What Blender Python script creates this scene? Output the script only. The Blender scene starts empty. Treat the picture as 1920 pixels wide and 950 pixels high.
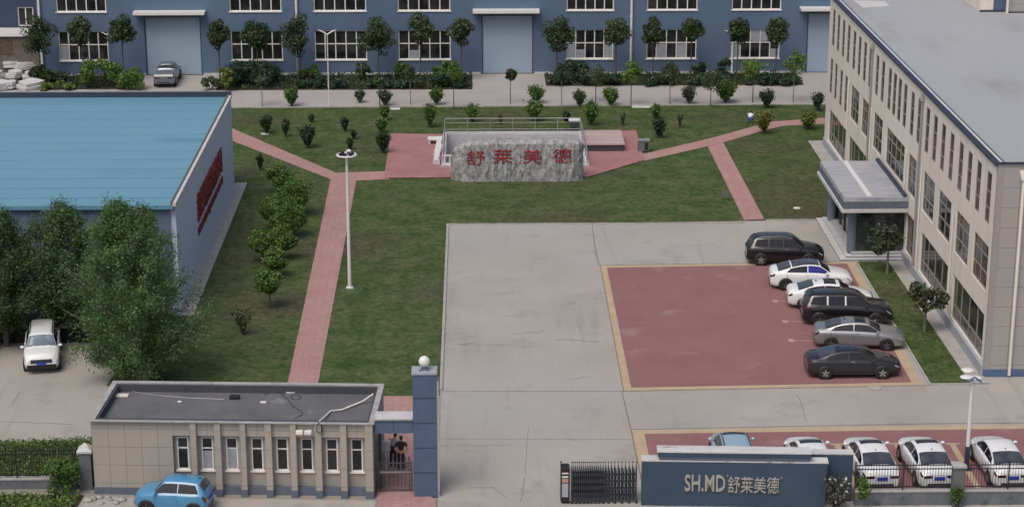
import bpy, bmesh, math, random
import numpy as np
from mathutils import Vector, Matrix
from mathutils.bvhtree import BVHTree
R = math.radians
SC = bpy.context.scene
COL = SC.collection
# ------------------------------------------------------------------ camera, sky, sun, exposure
FPX, CAMH = 3800.0, 37.0
PITCH = math.atan(1165 / FPX)
YAW = math.atan(75 * math.cos(PITCH) / FPX)
cd = bpy.data.cameras.new("camera")
cam = bpy.data.objects.new("camera", cd)
COL.objects.link(cam)
cam.location = (0, 0, CAMH)
cam.rotation_euler = (math.pi / 2 - PITCH, 0, -YAW)
cd.sensor_width = 36
cd.lens = 36 * FPX / 1920
cd.clip_end = 6000
SC.camera = cam
w = bpy.data.worlds.new("World")
SC.world = w
w.use_nodes = True
nt = w.node_tree
sky = nt.nodes.new("ShaderNodeTexSky")
sky.sky_type = 'NISHITA'
sky.sun_disc = False
SUN_EL, SUN_AZ = R(58), R(212)
sky.sun_elevation = SUN_EL
sky.sun_rotation = SUN_AZ
sky.air_density = 1.0
sky.dust_density = 6.0
sky.ozone_density = 1.0
bg = nt.nodes["Background"]
bg.inputs[1].default_value = 0.14
nt.links.new(sky.outputs[0], bg.inputs[0])
ld = bpy.data.lights.new("sun", 'SUN')
ld.energy = 1.2
ld.angle = R(32)
ld.color = (1.0, 0.95, 0.89)
sun = bpy.data.objects.new("sun", ld)
COL.objects.link(sun)
sdir = Vector((math.sin(SUN_AZ) * math.cos(SUN_EL), math.cos(SUN_AZ) * math.cos(SUN_EL), math.sin(SUN_EL)))
sun.rotation_euler = (-sdir).to_track_quat('-Z', 'Y').to_euler()
sun.location = sdir * 300
SC.view_settings.view_transform = 'Standard'
SC.view_settings.look = 'None'
SC.view_settings.gamma = 1.0
SC.view_settings.exposure = -0.14
SC.view_settings.use_curve_mapping = False
SC.cycles.max_bounces = 5
SC.cycles.diffuse_bounces = 3
SC.cycles.glossy_bounces = 3
SC.cycles.transmission_bounces = 3
SC.cycles.transparent_max_bounces = 6

# ------------------------------------------------------------------ photograph pixel -> point on a plane of the place
fw = np.array([math.sin(YAW) * math.cos(PITCH), math.cos(YAW) * math.cos(PITCH), -math.sin(PITCH)])
rt = np.array([math.cos(YAW), -math.sin(YAW), 0])
up = np.cross(rt, fw)
C0 = np.array([0, 0, CAMH])
def ray(px, py): return fw + rt * (px - 960) / FPX - up * (py - 475) / FPX
def G(px, py, z=0.0):
    d = ray(px, py); return C0 + d * (z - CAMH) / d[2]
def PX(px, py, X):
    d = ray(px, py); return C0 + d * X / d[0]
def PY(px, py, Y):
    d = ray(px, py); return C0 + d * Y / d[1]
def scale_at(p): return FPX / float((np.array(p) - C0) @ fw)
def g2(pts): return [tuple(G(x, y)[:2]) for x, y in pts]

# ------------------------------------------------------------------ mesh builder
class MB:
    def __init__(s): s.v = []; s.f = []; s.m = []; s.s = []
    def add(s, vs, fs, m=0, smooth=False):
        b = len(s.v); s.v += [tuple(map(float, p)) for p in vs]
        for f in fs:
            s.f.append(tuple(b + i for i in f)); s.m.append(m); s.s.append(smooth)
        return s
    def box(s, x0, y0, z0, x1, y1, z1, m=0):
        vs = [(x0, y0, z0), (x1, y0, z0), (x1, y1, z0), (x0, y1, z0), (x0, y0, z1), (x1, y0, z1), (x1, y1, z1), (x0, y1, z1)]
        return s.add(vs, [(3, 2, 1, 0), (4, 5, 6, 7), (0, 1, 5, 4), (1, 2, 6, 5), (2, 3, 7, 6), (3, 0, 4, 7)], m)
    def bbox(s, x0, y0, z0, x1, y1, z1, b=0.02, m=0):
        bm = bmesh.new()
        bmesh.ops.create_cube(bm, size=1)
        bmesh.ops.scale(bm, vec=(x1 - x0, y1 - y0, z1 - z0), verts=bm.verts)
        bmesh.ops.translate(bm, vec=((x0 + x1) / 2, (y0 + y1) / 2, (z0 + z1) / 2), verts=bm.verts)
        bmesh.ops.bevel(bm, geom=bm.edges[:], offset=b, segments=2, affect='EDGES', profile=0.5)
        bm.verts.index_update()
        s.add([v.co[:] for v in bm.verts], [[v.index for v in f.verts] for f in bm.faces], m)
        bm.free(); return s
    def prism(s, pts, z0, z1, m=0):
        n = len(pts); a = sum(pts[i][0] * pts[(i + 1) % n][1] - pts[(i + 1) % n][0] * pts[i][1] for i in range(n))
        if a < 0: pts = pts[::-1]
        vs = [(p[0], p[1], z0) for p in pts] + [(p[0], p[1], z1) for p in pts]
        fs = [tuple(range(n - 1, -1, -1)), tuple(range(n, 2 * n))] + [(i, (i + 1) % n, n + (i + 1) % n, n + i) for i in range(n)]
        return s.add(vs, fs, m)
    def sheet(s, pts, z, m=0):
        n = len(pts); a = sum(pts[i][0] * pts[(i + 1) % n][1] - pts[(i + 1) % n][0] * pts[i][1] for i in range(n))
        if a < 0: pts = pts[::-1]
        return s.add([(p[0], p[1], z) for p in pts], [tuple(range(n))], m)
    def tube(s, pts, rad, n=8, m=0, cap=True, smooth=True):
        pts = [Vector(p) for p in pts]
        if not hasattr(rad, '__len__'): rad = [rad] * len(pts)
        vs = []; fs = []
        for i, p in enumerate(pts):
            t = (pts[min(i + 1, len(pts) - 1)] - pts[max(i - 1, 0)]).normalized()
            a = Vector((0, 0, 1)) if abs(t.z) < 0.9 else Vector((1, 0, 0))
            u = t.cross(a).normalized(); v = u.cross(t)
            for k in range(n):
                q = 2 * math.pi * k / n
                vs.append(p + (u * math.cos(q) + v * math.sin(q)) * rad[i])
        for i in range(len(pts) - 1):
            for k in range(n):
                fs.append((i * n + k, i * n + (k + 1) % n, (i + 1) * n + (k + 1) % n, (i + 1) * n + k))
        s.add(vs, fs, m, smooth)
        if cap:
            s.add(vs[:n], [tuple(range(n))], m); s.add(vs[-n:], [tuple(range(n - 1, -1, -1))], m)
        return s
    def bar(s, p0, p1, wx, m=0): return s.tube([p0, p1], wx, 4, m, True, False)
    def ball(s, c, r, n=12, m=0):
        if not hasattr(r, '__len__'): r = (r, r, r)
        h = n // 2; vs = []; fs = []
        for i in range(h + 1):
            a = math.pi * i / h
            for k in range(n):
                b = 2 * math.pi * k / n
                vs.append((c[0] + r[0] * math.sin(a) * math.cos(b), c[1] + r[1] * math.sin(a) * math.sin(b), c[2] + r[2] * math.cos(a)))
        for i in range(h):
            for k in range(n): fs.append((i * n + k, (i + 1) * n + k, (i + 1) * n + (k + 1) % n, i * n + (k + 1) % n))
        return s.add(vs, fs, m, True)
    def lathe_y(s, prof, n=24, m=0, smooth=True, c=(0, 0, 0)):      # profile (y, r) round the y axis
        vs = []; fs = []
        for y, r in prof:
            for k in range(n):
                a = 2 * math.pi * k / n; vs.append((c[0] + r * math.cos(a), c[1] + y, c[2] + r * math.sin(a)))
        for i in range(len(prof) - 1):
            for k in range(n): fs.append((i * n + k, i * n + (k + 1) % n, (i + 1) * n + (k + 1) % n, (i + 1) * n + k))
        return s.add(vs, fs, m, smooth)
    def mesh(s, name, mats):
        me = bpy.data.meshes.new(name)
        me.from_pydata(s.v, [], s.f)
        for mt in (mats if isinstance(mats, (list, tuple)) else [mats]): me.materials.append(mt)
        me.polygons.foreach_set('material_index', s.m)
        me.polygons.foreach_set('use_smooth', s.s)
        me.update(); return me
    def build(s, name, mats, parent=None, loc=None, rz=0.0):
        o = bpy.data.objects.new(name, s.mesh(name, mats)); COL.objects.link(o)
        if parent: o.parent = parent
        if loc is not None: o.location = loc
        o.rotation_euler.z = rz
        return o
def tag(o, label=None, cat=None, group=None, kind=None):
    if label: o['label'] = label
    if cat: o['category'] = cat
    if group: o['group'] = group
    if kind: o['kind'] = kind
    return o
def thing(name, label, cat, loc=(0, 0, 0), rz=0.0, group=None):
    o = bpy.data.objects.new(name, None); COL.objects.link(o)
    o.location = [float(c) for c in loc]; o.rotation_euler = (0, 0, rz); o.empty_display_size = 0.3
    return tag(o, label, cat, group)
def struct(name, mb, mats): return tag(mb.build(name, mats), kind='structure')
def dup(root, loc, rz=0.0, sc=1.0, label=None):
    r = root.copy(); COL.objects.link(r); r.location = [float(c) for c in loc]; r.rotation_euler = (0, 0, rz)
    r.scale = sc if hasattr(sc, '__len__') else (sc, sc, sc)
    if label: r['label'] = label
    for ch in list(root.children):
        c = ch.copy(); COL.objects.link(c); c.parent = r
        for g in ch.children:
            d = g.copy(); COL.objects.link(d); d.parent = c
    return r
ORD = ['first', 'second', 'third', 'fourth', 'fifth', 'sixth', 'seventh', 'eighth', 'ninth', 'tenth', 'eleventh', 'twelfth', 'thirteenth', 'fourteenth', 'fifteenth', 'sixteenth']

# ------------------------------------------------------------------ materials
def newmat(name):
    m = bpy.data.materials.new(name); m.use_nodes = True
    return m, m.node_tree, m.node_tree.nodes["Principled BSDF"]
def plain(name, col, rough=0.6, metal=0.0, spec=0.5, coat=0.0, var=0.12, vs=3.0, bump=0.0):
    m, t, b = newmat(name)
    b.inputs['Roughness'].default_value = rough; b.inputs['Metallic'].default_value = metal
    b.inputs['Specular IOR Level'].default_value = spec; b.inputs['Coat Weight'].default_value = coat
    b.inputs['Coat Roughness'].default_value = 0.08
    tc = t.nodes.new('ShaderNodeTexCoord'); n = t.nodes.new('ShaderNodeTexNoise')
    n.inputs['Scale'].default_value = vs; n.inputs['Detail'].default_value = 5
    t.links.new(tc.outputs['Object'], n.inputs['Vector'])
    r = t.nodes.new('ShaderNodeValToRGB')
    r.color_ramp.elements[0].position = 0.3; r.color_ramp.elements[1].position = 0.7
    r.color_ramp.elements[0].color = [c * (1 - var) for c in col] + [1]
    r.color_ramp.elements[1].color = [min(1, c * (1 + var)) for c in col] + [1]
    t.links.new(n.outputs['Fac'], r.inputs[0]); t.links.new(r.outputs[0], b.inputs['Base Color'])
    if bump:
        bp = t.nodes.new('ShaderNodeBump'); bp.inputs['Strength'].default_value = bump; bp.inputs['Distance'].default_value = 0.05
        t.links.new(n.outputs['Fac'], bp.inputs['Height']); t.links.new(bp.outputs[0], b.inputs['Normal'])
    return m
def noise(t, vec, scale, detail=4, rough=0.55):
    n = t.nodes.new('ShaderNodeTexNoise'); n.inputs['Scale'].default_value = scale
    n.inputs['Detail'].default_value = detail; n.inputs['Roughness'].default_value = rough
    t.links.new(vec, n.inputs['Vector']); return n.outputs['Fac']
def ramp(t, fac, stops):
    r = t.nodes.new('ShaderNodeValToRGB'); e = r.color_ramp.elements
    while len(e) < len(stops): e.new(0.5)
    for q, (p, c) in zip(e, stops): q.position = p; q.color = (list(c) + [1]) if hasattr(c, '__len__') else (c, c, c, 1)
    t.links.new(fac, r.inputs[0]); return r.outputs[0]
def mixc(t, fac, a, b, mode='MIX'):
    x = t.nodes.new('ShaderNodeMix'); x.data_type = 'RGBA'; x.blend_type = mode
    if isinstance(fac, (int, float)): x.inputs[0].default_value = fac
    else: t.links.new(fac, x.inputs[0])
    for i, q in ((6, a), (7, b)):
        if hasattr(q, 'links') or hasattr(q, 'is_output'): t.links.new(q, x.inputs[i])
        else: x.inputs[i].default_value = list(q) + [1]
    return x.outputs[2]
def mth(t, op, a, b=None):
    x = t.nodes.new('ShaderNodeMath'); x.operation = op
    for i, q in ((0, a), (1, b)):
        if q is None: continue
        if isinstance(q, (int, float)): x.inputs[i].default_value = q
        else: t.links.new(q, x.inputs[i])
    return x.outputs[0]
def surf(name, stops, scale, fine=40, fineamt=0.25, rough=0.85, bump=0.15, spots=None, stretch=None, grid=None, spec=0.4, big=None, streak=None):
    """ground, wall or plant surface: a colour ramp over noise, fine grain, optional stains and joints"""
    m, t, b = newmat(name)
    b.inputs['Roughness'].default_value = rough; b.inputs['Specular IOR Level'].default_value = spec
    tc = t.nodes.new('ShaderNodeTexCoord'); vec = tc.outputs['Object']
    v2 = vec
    if stretch:
        mp = t.nodes.new('ShaderNodeMapping'); mp.inputs['Scale'].default_value = stretch
        t.links.new(vec, mp.inputs[0]); v2 = mp.outputs[0]
    f = noise(t, v2, scale, 6, 0.6)
    c = ramp(t, f, stops)
    if big:
        c = mixc(t, ramp(t, noise(t, vec, big[0], 3), [(big[2], 0.0), (big[3], 1.0)]), c, big[1])
    g = noise(t, v2, fine, 3, 0.7)
    lo = 1 - fineamt; hi = 1 + fineamt
    c = mixc(t, 1.0, c, ramp(t, g, [(0.3, (lo, lo, lo)), (0.7, (min(hi, 1.0), min(hi, 1.0), min(hi, 1.0)))]), 'MULTIPLY')
    if spots:
        c = mixc(t, ramp(t, noise(t, v2, spots[0], 5, 0.65), [(spots[2], 0.0), (spots[3], 1.0)]), c, spots[1])
    if streak:                                                    # worn wheel tracks: noise drawn out along one axis
        mp2 = t.nodes.new('ShaderNodeMapping'); mp2.inputs['Scale'].default_value = streak[0]; t.links.new(vec, mp2.inputs[0])
        c = mixc(t, ramp(t, noise(t, mp2.outputs[0], 1.0, 5, 0.6), [(streak[2], 0.0), (streak[3], 1.0)]), c, streak[1])
    if grid:                                                      # (axis, size, offset, width) joints
        sp = t.nodes.new('ShaderNodeSeparateXYZ'); t.links.new(vec, sp.inputs[0]); mk = None
        for ax, size, off, wd in grid['lines']:
            q = mth(t, 'FRACT', mth(t, 'DIVIDE', mth(t, 'ADD', sp.outputs[ax], off + 1000 * size), size))
            q = mth(t, 'LESS_THAN', q, wd / size)
            mk = q if mk is None else mth(t, 'MAXIMUM', mk, q)
        c = mixc(t, mth(t, 'MULTIPLY', mk, grid.get('amt', 1.0)), c, grid['col'])
    t.links.new(c, b.inputs['Base Color'])
    if bump:
        bp = t.nodes.new('ShaderNodeBump'); bp.inputs['Strength'].default_value = bump; bp.inputs['Distance'].default_value = 0.06
        t.links.new(g, bp.inputs['Height']); t.links.new(bp.outputs[0], b.inputs['Normal'])
    return m
def leafmat(name, dark, light, scale=1.2, trans=0.25):
    m, t, b = newmat(name)
    b.inputs['Roughness'].default_value = 0.55; b.inputs['Specular IOR Level'].default_value = 0.35
    tc = t.nodes.new('ShaderNodeTexCoord')
    f = noise(t, tc.outputs['Object'], scale, 4, 0.6); f2 = noise(t, tc.outputs['Object'], scale * 9, 2)
    oi = t.nodes.new('ShaderNodeObjectInfo')
    f3 = mth(t, 'ADD', mth(t, 'MULTIPLY', f, 0.6), mth(t, 'MULTIPLY', f2, 0.4))
    f3 = mth(t, 'ADD', f3, mth(t, 'MULTIPLY', mth(t, 'SUBTRACT', oi.outputs['Random'], 0.5), 0.16))
    c = ramp(t, f3, [(0.32, dark), (0.68, light)])
    t.links.new(c, b.inputs['Base Color'])
    tr = t.nodes.new('ShaderNodeBsdfTranslucent'); t.links.new(c, tr.inputs[0])
    mx = t.nodes.new('ShaderNodeMixShader'); mx.inputs[0].default_value = trans
    t.links.new(b.outputs[0], mx.inputs[1]); t.links.new(tr.outputs[0], mx.inputs[2])
    t.links.new(mx.outputs[0], t.nodes['Material Output'].inputs[0])
    return m
def glassmat(name, col=(0.012, 0.013, 0.015), rough=0.06, tint2=(0.03, 0.032, 0.036), scale=0.8, spec=0.5):
    m, t, b = newmat(name)
    b.inputs['Roughness'].default_value = rough; b.inputs['Specular IOR Level'].default_value = spec
    tc = t.nodes.new('ShaderNodeTexCoord')
    c = ramp(t, noise(t, tc.outputs['Object'], scale, 2), [(0.4, col), (0.62, tint2)])
    t.links.new(c, b.inputs['Base Color']); return m

M = {}
CONC = [(0.25, (0.31, 0.292, 0.264)), (0.5, (0.365, 0.346, 0.316)), (0.75, (0.41, 0.39, 0.36))]
M['concrete'] = surf('concrete', CONC, 0.16, fine=9, fineamt=0.14, bump=0.05, spots=(0.3, (0.25, 0.242, 0.232), 0.56, 0.74), big=(0.05, (0.36, 0.358, 0.35), 0.42, 0.68), streak=((1.1, 0.09, 1), (0.27, 0.26, 0.245), 0.56, 0.76))
M['pavement'] = surf('old pavement', [(0.3, (0.25, 0.235, 0.215)), (0.7, (0.33, 0.31, 0.285))], 0.3, fine=8, fineamt=0.2, bump=0.08, spots=(0.5, (0.16, 0.15, 0.135), 0.6, 0.72))
M['road'] = surf('back road concrete', [(0.3, (0.33, 0.31, 0.30)), (0.7, (0.39, 0.37, 0.355))], 0.25, fine=7, fineamt=0.1, bump=0.03)
M['kerb'] = surf('kerb concrete', [(0.3, (0.33, 0.32, 0.30)), (0.7, (0.45, 0.435, 0.41))], 1.2, fine=14, fineamt=0.2)
M['joint'] = plain('joint filler', (0.15, 0.142, 0.13), 0.9)
M['crack'] = plain('crack', (0.17, 0.16, 0.148), 0.9)
M['lawn'] = surf('lawn', [(0.28, (0.044, 0.084, 0.025)), (0.45, (0.078, 0.118, 0.041)), (0.58, (0.108, 0.138, 0.056)), (0.74, (0.135, 0.148, 0.076))], 0.55, fine=2.4, fineamt=0.52, bump=0.3, spec=0.1, big=(0.11, (0.104, 0.096, 0.060), 0.5, 0.7), spots=(1.3, (0.032, 0.058, 0.018), 0.54, 0.68))
M['grassblade'] = leafmat('grass blades', (0.085, 0.145, 0.040), (0.16, 0.22, 0.075), 0.3, 0.45)
M['grassdry'] = leafmat('dry grass blades', (0.14, 0.15, 0.07), (0.22, 0.205, 0.12), 0.4, 0.45)
M['soil'] = surf('soil', [(0.3, (0.03, 0.04, 0.018)), (0.7, (0.07, 0.06, 0.04))], 0.8, fine=8, fineamt=0.4, bump=0.4, spec=0.1)
M['brick'] = surf('brick path', [(0.3, (0.36, 0.21, 0.195)), (0.7, (0.44, 0.272, 0.255))], 0.5, fine=5, fineamt=0.22, bump=0.1, spots=(1.6, (0.37, 0.27, 0.245), 0.58, 0.7), grid={'lines': [(0, 0.42, 0, 0.03), (1, 0.42, 0, 0.03)], 'col': (0.26, 0.13, 0.12), 'amt': 0.5})
M['brickdark'] = surf('brick terrace', [(0.3, (0.31, 0.145, 0.152)), (0.7, (0.38, 0.20, 0.202))], 0.5, fine=5, fineamt=0.2, bump=0.1, spots=(0.9, (0.36, 0.23, 0.21), 0.6, 0.72))
M['red'] = surf('red parking paving', [(0.3, (0.235, 0.112, 0.117)), (0.7, (0.272, 0.136, 0.140))], 0.4, fine=6, fineamt=0.16, bump=0.08, spots=(0.3, (0.30, 0.19, 0.19), 0.58, 0.75))
M['yellow'] = surf('yellow border tiles', [(0.3, (0.41, 0.32, 0.21)), (0.7, (0.49, 0.39, 0.27))], 0.9, fine=6, fineamt=0.15, bump=0.05, spots=(0.8, (0.38, 0.29, 0.20), 0.55, 0.7))
M['mark'] = surf('worn bay line', [(0.3, (0.40, 0.24, 0.21)), (0.7, (0.5, 0.33, 0.29))], 2, fine=10, fineamt=0.2, bump=0)
M['bluewall'] = surf('blue factory cladding', [(0.3, (0.086, 0.138, 0.222)), (0.7, (0.106, 0.166, 0.258))], 0.12, fine=1.5, fineamt=0.07, rough=0.6, bump=0.0, grid={'lines': [(0, 0.9, 0, 0.03)], 'col': (0.078, 0.126, 0.206), 'amt': 0.6})
M['bluewall2'] = plain('dark blue cladding', (0.030, 0.048, 0.10), 0.6)
M['bluedoor'] = surf('roller door', [(0.3, (0.285, 0.36, 0.455)), (0.7, (0.325, 0.40, 0.50))], 0.15, fine=2, fineamt=0.05, rough=0.5, bump=0, grid={'lines': [(2, 0.3, 0, 0.03)], 'col': (0.235, 0.305, 0.395), 'amt': 0.6})
M['white'] = plain('white paint', (0.62, 0.60, 0.57), 0.5, var=0.06)
M['whitemetal'] = plain('white metal', (0.68, 0.68, 0.67), 0.35, var=0.04)
M['steel'] = plain('galvanised rail', (0.33, 0.33, 0.34), 0.4, 0.4, var=0.1)
M['facade'] = surf('white facade render', [(0.3, (0.70, 0.66, 0.59)), (0.7, (0.77, 0.725, 0.655))], 0.15, fine=1.2, fineamt=0.06, rough=0.8, bump=0.0, stretch=(1, 1, 0.25), spots=(0.5, (0.63, 0.59, 0.525), 0.6, 0.75), streak=((1, 1.6, 0.12), (0.60, 0.56, 0.50), 0.55, 0.72))
M['tile'] = surf('beige wall tiles', [(0.3, (0.345, 0.318, 0.285)), (0.7, (0.385, 0.358, 0.322))], 0.4, fine=2, fineamt=0.07, rough=0.55, bump=0, grid={'lines': [(0, 0.74, 0.0, 0.022), (2, 0.87, 0.34, 0.024)], 'col': (0.17, 0.155, 0.14), 'amt': 0.9})
M['tilewarm'] = plain('warm plaster', (0.30, 0.28, 0.262), 0.7, var=0.05)
M['endtile'] = surf('end wall tiles', [(0.3, (0.325, 0.32, 0.315)), (0.7, (0.36, 0.355, 0.345))], 0.3, fine=1, fineamt=0.06, rough=0.6, bump=0, grid={'lines': [(0, 0.93, -26.33, 0.03), (2, 1.06, 0.45, 0.03)], 'col': (0.16, 0.155, 0.15), 'amt': 0.85})
M['plinth'] = plain('grey blue plinth', (0.105, 0.125, 0.165), 0.7, var=0.1)
M['plinthlight'] = plain('pale blue plinth', (0.33, 0.355, 0.395), 0.6, var=0.06)
M['plinthblue'] = plain('blue plinth', (0.075, 0.125, 0.24), 0.6)
M['roofgrey'] = surf('pale flat roof', [(0.3, (0.325, 0.345, 0.37)), (0.7, (0.365, 0.38, 0.395))], 0.09, fine=1.5, fineamt=0.05, rough=0.7, bump=0.04, spots=(0.14, (0.27, 0.27, 0.27), 0.56, 0.72), stretch=(1.2, 0.5, 1))
M['roofdark'] = surf('bitumen roof', [(0.3, (0.105, 0.108, 0.118)), (0.7, (0.15, 0.15, 0.155))], 0.7, fine=5, fineamt=0.18, rough=0.8, bump=0.1, spots=(0.7, (0.24, 0.235, 0.23), 0.63, 0.74), grid={'lines': [(1, 1.0, 0, 0.03)], 'col': (0.085, 0.085, 0.09), 'amt': 0.6})
M['roofblue'] = surf('blue sheet roof', [(0.3, (0.122, 0.28, 0.385)), (0.7, (0.152, 0.32, 0.425))], 0.1, fine=1.0, fineamt=0.06, rough=0.3, bump=0.0, stretch=(0.25, 1, 1), spots=(0.22, (0.095, 0.21, 0.32), 0.6, 0.74))
M['shedwall'] = surf('grey blue shed wall', [(0.3, (0.47, 0.54, 0.66)), (0.7, (0.52, 0.59, 0.71))], 0.2, fine=2, fineamt=0.05, rough=0.6, bump=0)
M['shedfront'] = plain('blue grey shed front', (0.13, 0.17, 0.26), 0.6)
M['brownedge'] = plain('brown verge', (0.10, 0.085, 0.07), 0.6)
M['brownwall'] = plain('brown shed wall', (0.13, 0.11, 0.10), 0.8, var=.25, vs=1.5)
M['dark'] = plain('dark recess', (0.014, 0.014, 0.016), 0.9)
M['navy'] = plain('dark navy edge', (0.03, 0.04, 0.075), 0.5)
M['dock'] = surf('dock top', [(0.3, (0.055, 0.06, 0.08)), (0.7, (0.075, 0.08, 0.10))], 0.4, fine=4, fineamt=0.15)
M['glass'] = glassmat('dark window glass')
M['glassbrown'] = glassmat('brown window glass', (0.030, 0.027, 0.026), 0.12, (0.055, 0.050, 0.048), 1.2)
M['glassgrey'] = glassmat('grey shopfront glass', (0.014, 0.013, 0.013), 0.07, (0.055, 0.052, 0.050), 0.7)
M['glassdoor'] = glassmat('entrance glass', (0.03, 0.038, 0.038), 0.05, (0.09, 0.11, 0.11), 0.8)
M['frame'] = plain('pale window frame', (0.72, 0.71, 0.69), 0.5, var=0.05)
M['frame2'] = plain('grey window frame', (0.27, 0.26, 0.255), 0.45, var=0.06)
M['framedark'] = plain('dark aluminium', (0.045, 0.05, 0.06), 0.4)
M['curtain'] = plain('curtain', (0.30, 0.33, 0.38), 0.8, var=0.15, vs=6)
M['pillarblue'] = surf('blue stone cladding', [(0.3, (0.070, 0.112, 0.188)), (0.7, (0.087, 0.138, 0.224))], 0.8, fine=4, fineamt=0.1, rough=0.45, bump=0, grid={'lines': [(2, 1.18, 0.0, 0.07)], 'col': (0.034, 0.055, 0.10), 'amt': 0.9})
M['signblue'] = surf('sign wall cladding', [(0.3, (0.037, 0.064, 0.100)), (0.7, (0.047, 0.081, 0.127))], 0.5, fine=3, fineamt=0.08, rough=0.5, bump=0)
M['coping'] = surf('white coping', [(0.3, (0.48, 0.48, 0.49)), (0.7, (0.60, 0.60, 0.60))], 1.0, fine=6, fineamt=0.15, spots=(2.5, (0.22, 0.22, 0.21), 0.6, 0.7), stretch=(0.6, 1.5, 1))
M['copinggrey'] = surf('weathered coping', [(0.3, (0.30, 0.30, 0.305)), (0.7, (0.42, 0.415, 0.41))], 1.2, fine=6, fineamt=0.2, spots=(2.0, (0.2, 0.2, 0.2), 0.6, 0.7))
M['canopyroof'] = surf('stained metal canopy roof', [(0.3, (0.34, 0.36, 0.40)), (0.7, (0.46, 0.47, 0.49))], 1.1, fine=4, fineamt=0.15, rough=0.4, bump=0, stretch=(0.5, 2.2, 1), spots=(1.4, (0.26, 0.285, 0.33), 0.54, 0.64))
M['letter'] = plain('steel lettering', (0.40, 0.38, 0.35), 0.45, 0.2, var=0.05)
M['redletter'] = plain('red lettering', (0.22, 0.014, 0.024), 0.5, var=0.15)
M['rockred'] = plain('red carved paint', (0.24, 0.010, 0.018), 0.6, var=0.2)
M['rock'] = surf('grey boulder', [(0.30, (0.20, 0.205, 0.22)), (0.48, (0.36, 0.365, 0.375)), (0.66, (0.53, 0.53, 0.525))], 3.0, fine=10, fineamt=0.4, bump=1.0, stretch=(1.2, 1.0, 0.62), spots=(2.6, (0.17, 0.18, 0.21), 0.57, 0.66))
M['stonebrick'] = surf('grey brick pillar', [(0.3, (0.115, 0.125, 0.135)), (0.7, (0.17, 0.18, 0.185))], 1.5, fine=8, fineamt=0.2, grid={'lines': [(2, 0.14, 0, 0.02)], 'col': (0.08, 0.085, 0.09), 'amt': 0.6})
M['lowwall'] = surf('low fence wall', [(0.3, (0.105, 0.12, 0.14)), (0.7, (0.17, 0.185, 0.20))], 1.1, fine=6, fineamt=0.25, spots=(1.5, (0.07, 0.085, 0.075), 0.58, 0.7))
M['iron'] = plain('dark iron', (0.03, 0.03, 0.035), 0.45, 0.3)
M['gateiron'] = plain('grey iron gate', (0.09, 0.085, 0.09), 0.5, 0.3)
M['gategrey'] = plain('lattice frame', (0.10, 0.115, 0.145), 0.35, 0.5)
M['pitwall'] = surf('pit wall', [(0.3, (0.40, 0.40, 0.42)), (0.7, (0.47, 0.47, 0.49))], 0.5, fine=3, fineamt=0.12)
M['bench'] = surf('pinkish decking', [(0.3, (0.37, 0.28, 0.275)), (0.7, (0.46, 0.36, 0.35))], 0.8, fine=4, fineamt=0.15, stretch=(0.4, 2, 1))
M['black'] = plain('black plastic', (0.013, 0.013, 0.014), 0.5)
M['tyre'] = plain('tyre rubber', (0.016, 0.016, 0.017), 0.8)
M['rim'] = plain('alloy rim', (0.42, 0.42, 0.43), 0.3, 0.7)
M['rimdark'] = plain('dark alloy rim', (0.12, 0.12, 0.125), 0.3, 0.6)
M['chrome'] = plain('chrome trim', (0.6, 0.6, 0.62), 0.2, 0.8)
M['lamp'] = plain('headlamp lens', (0.30, 0.32, 0.34), 0.1, 0.0, coat=0.5)
M['tail'] = plain('tail lamp', (0.06, 0.008, 0.010), 0.15, coat=0.5)
M['plate'] = plain('blue number plate', (0.03, 0.06, 0.38), 0.5)
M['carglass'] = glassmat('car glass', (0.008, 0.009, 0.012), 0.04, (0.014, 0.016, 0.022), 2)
M['carroof'] = glassmat('car glass with painted sky reflection', (0.040, 0.046, 0.056), 0.08, (0.065, 0.072, 0.084), 1.5)  # greyer than the car glass: reflected sky is put into the base colour
M['columngrey'] = plain('grey blue column', (0.13, 0.165, 0.205), 0.4, var=.06)
M['carglass2'] = glassmat('windscreen with painted sky reflection', (0.10, 0.14, 0.18), 0.04, (0.2, 0.26, 0.30), 1.2)  # paler copy of the car glass, sky reflection painted into its colour
M['bluescreen'] = glassmat('blue sun shade window', (0.012, 0.014, 0.16), 0.08, (0.02, 0.02, 0.26), 1.5)
M['bark'] = surf('bark', [(0.3, (0.075, 0.06, 0.045)), (0.7, (0.15, 0.125, 0.10))], 3, fine=20, fineamt=0.35, bump=0.4)
M['palebark'] = surf('pale bark', [(0.3, (0.16, 0.145, 0.125)), (0.7, (0.28, 0.26, 0.235))], 3, fine=20, fineamt=0.3, bump=0.3)
M['leafA'] = leafmat('poplar leaves', (0.036, 0.090, 0.028), (0.115, 0.215, 0.062), 0.7, .42)
M['leafA2'] = leafmat('pale poplar leaves', (0.095, 0.14, 0.065), (0.25, 0.30, 0.17), 0.8, .42)
M['leafP'] = leafmat('pale green poplar leaves', (0.042, 0.102, 0.032), (0.125, 0.235, 0.072), 0.7, .42)
M['leafP2'] = leafmat('silvery poplar leaves', (0.095, 0.17, 0.065), (0.23, 0.33, 0.15), 0.8, .42)
M['leafB'] = leafmat('deep green leaves', (0.020, 0.042, 0.018), (0.058, 0.092, 0.036), 0.9)
M['leafB2'] = leafmat('mid green leaves', (0.055, 0.088, 0.038), (0.15, 0.18, 0.09), 0.9)
M['leafC'] = leafmat('shrub leaves', (0.040, 0.105, 0.024), (0.11, 0.22, 0.048), 1.6, .35)
M['leafC2'] = leafmat('pale green shrub leaves', (0.12, 0.20, 0.042), (0.26, 0.34, 0.10), 1.6, .35)  # paler green for a random share of the leaves
M['leafD'] = leafmat('hedge leaves', (0.016, 0.042, 0.026), (0.042, 0.080, 0.046), 1.2)
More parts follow.
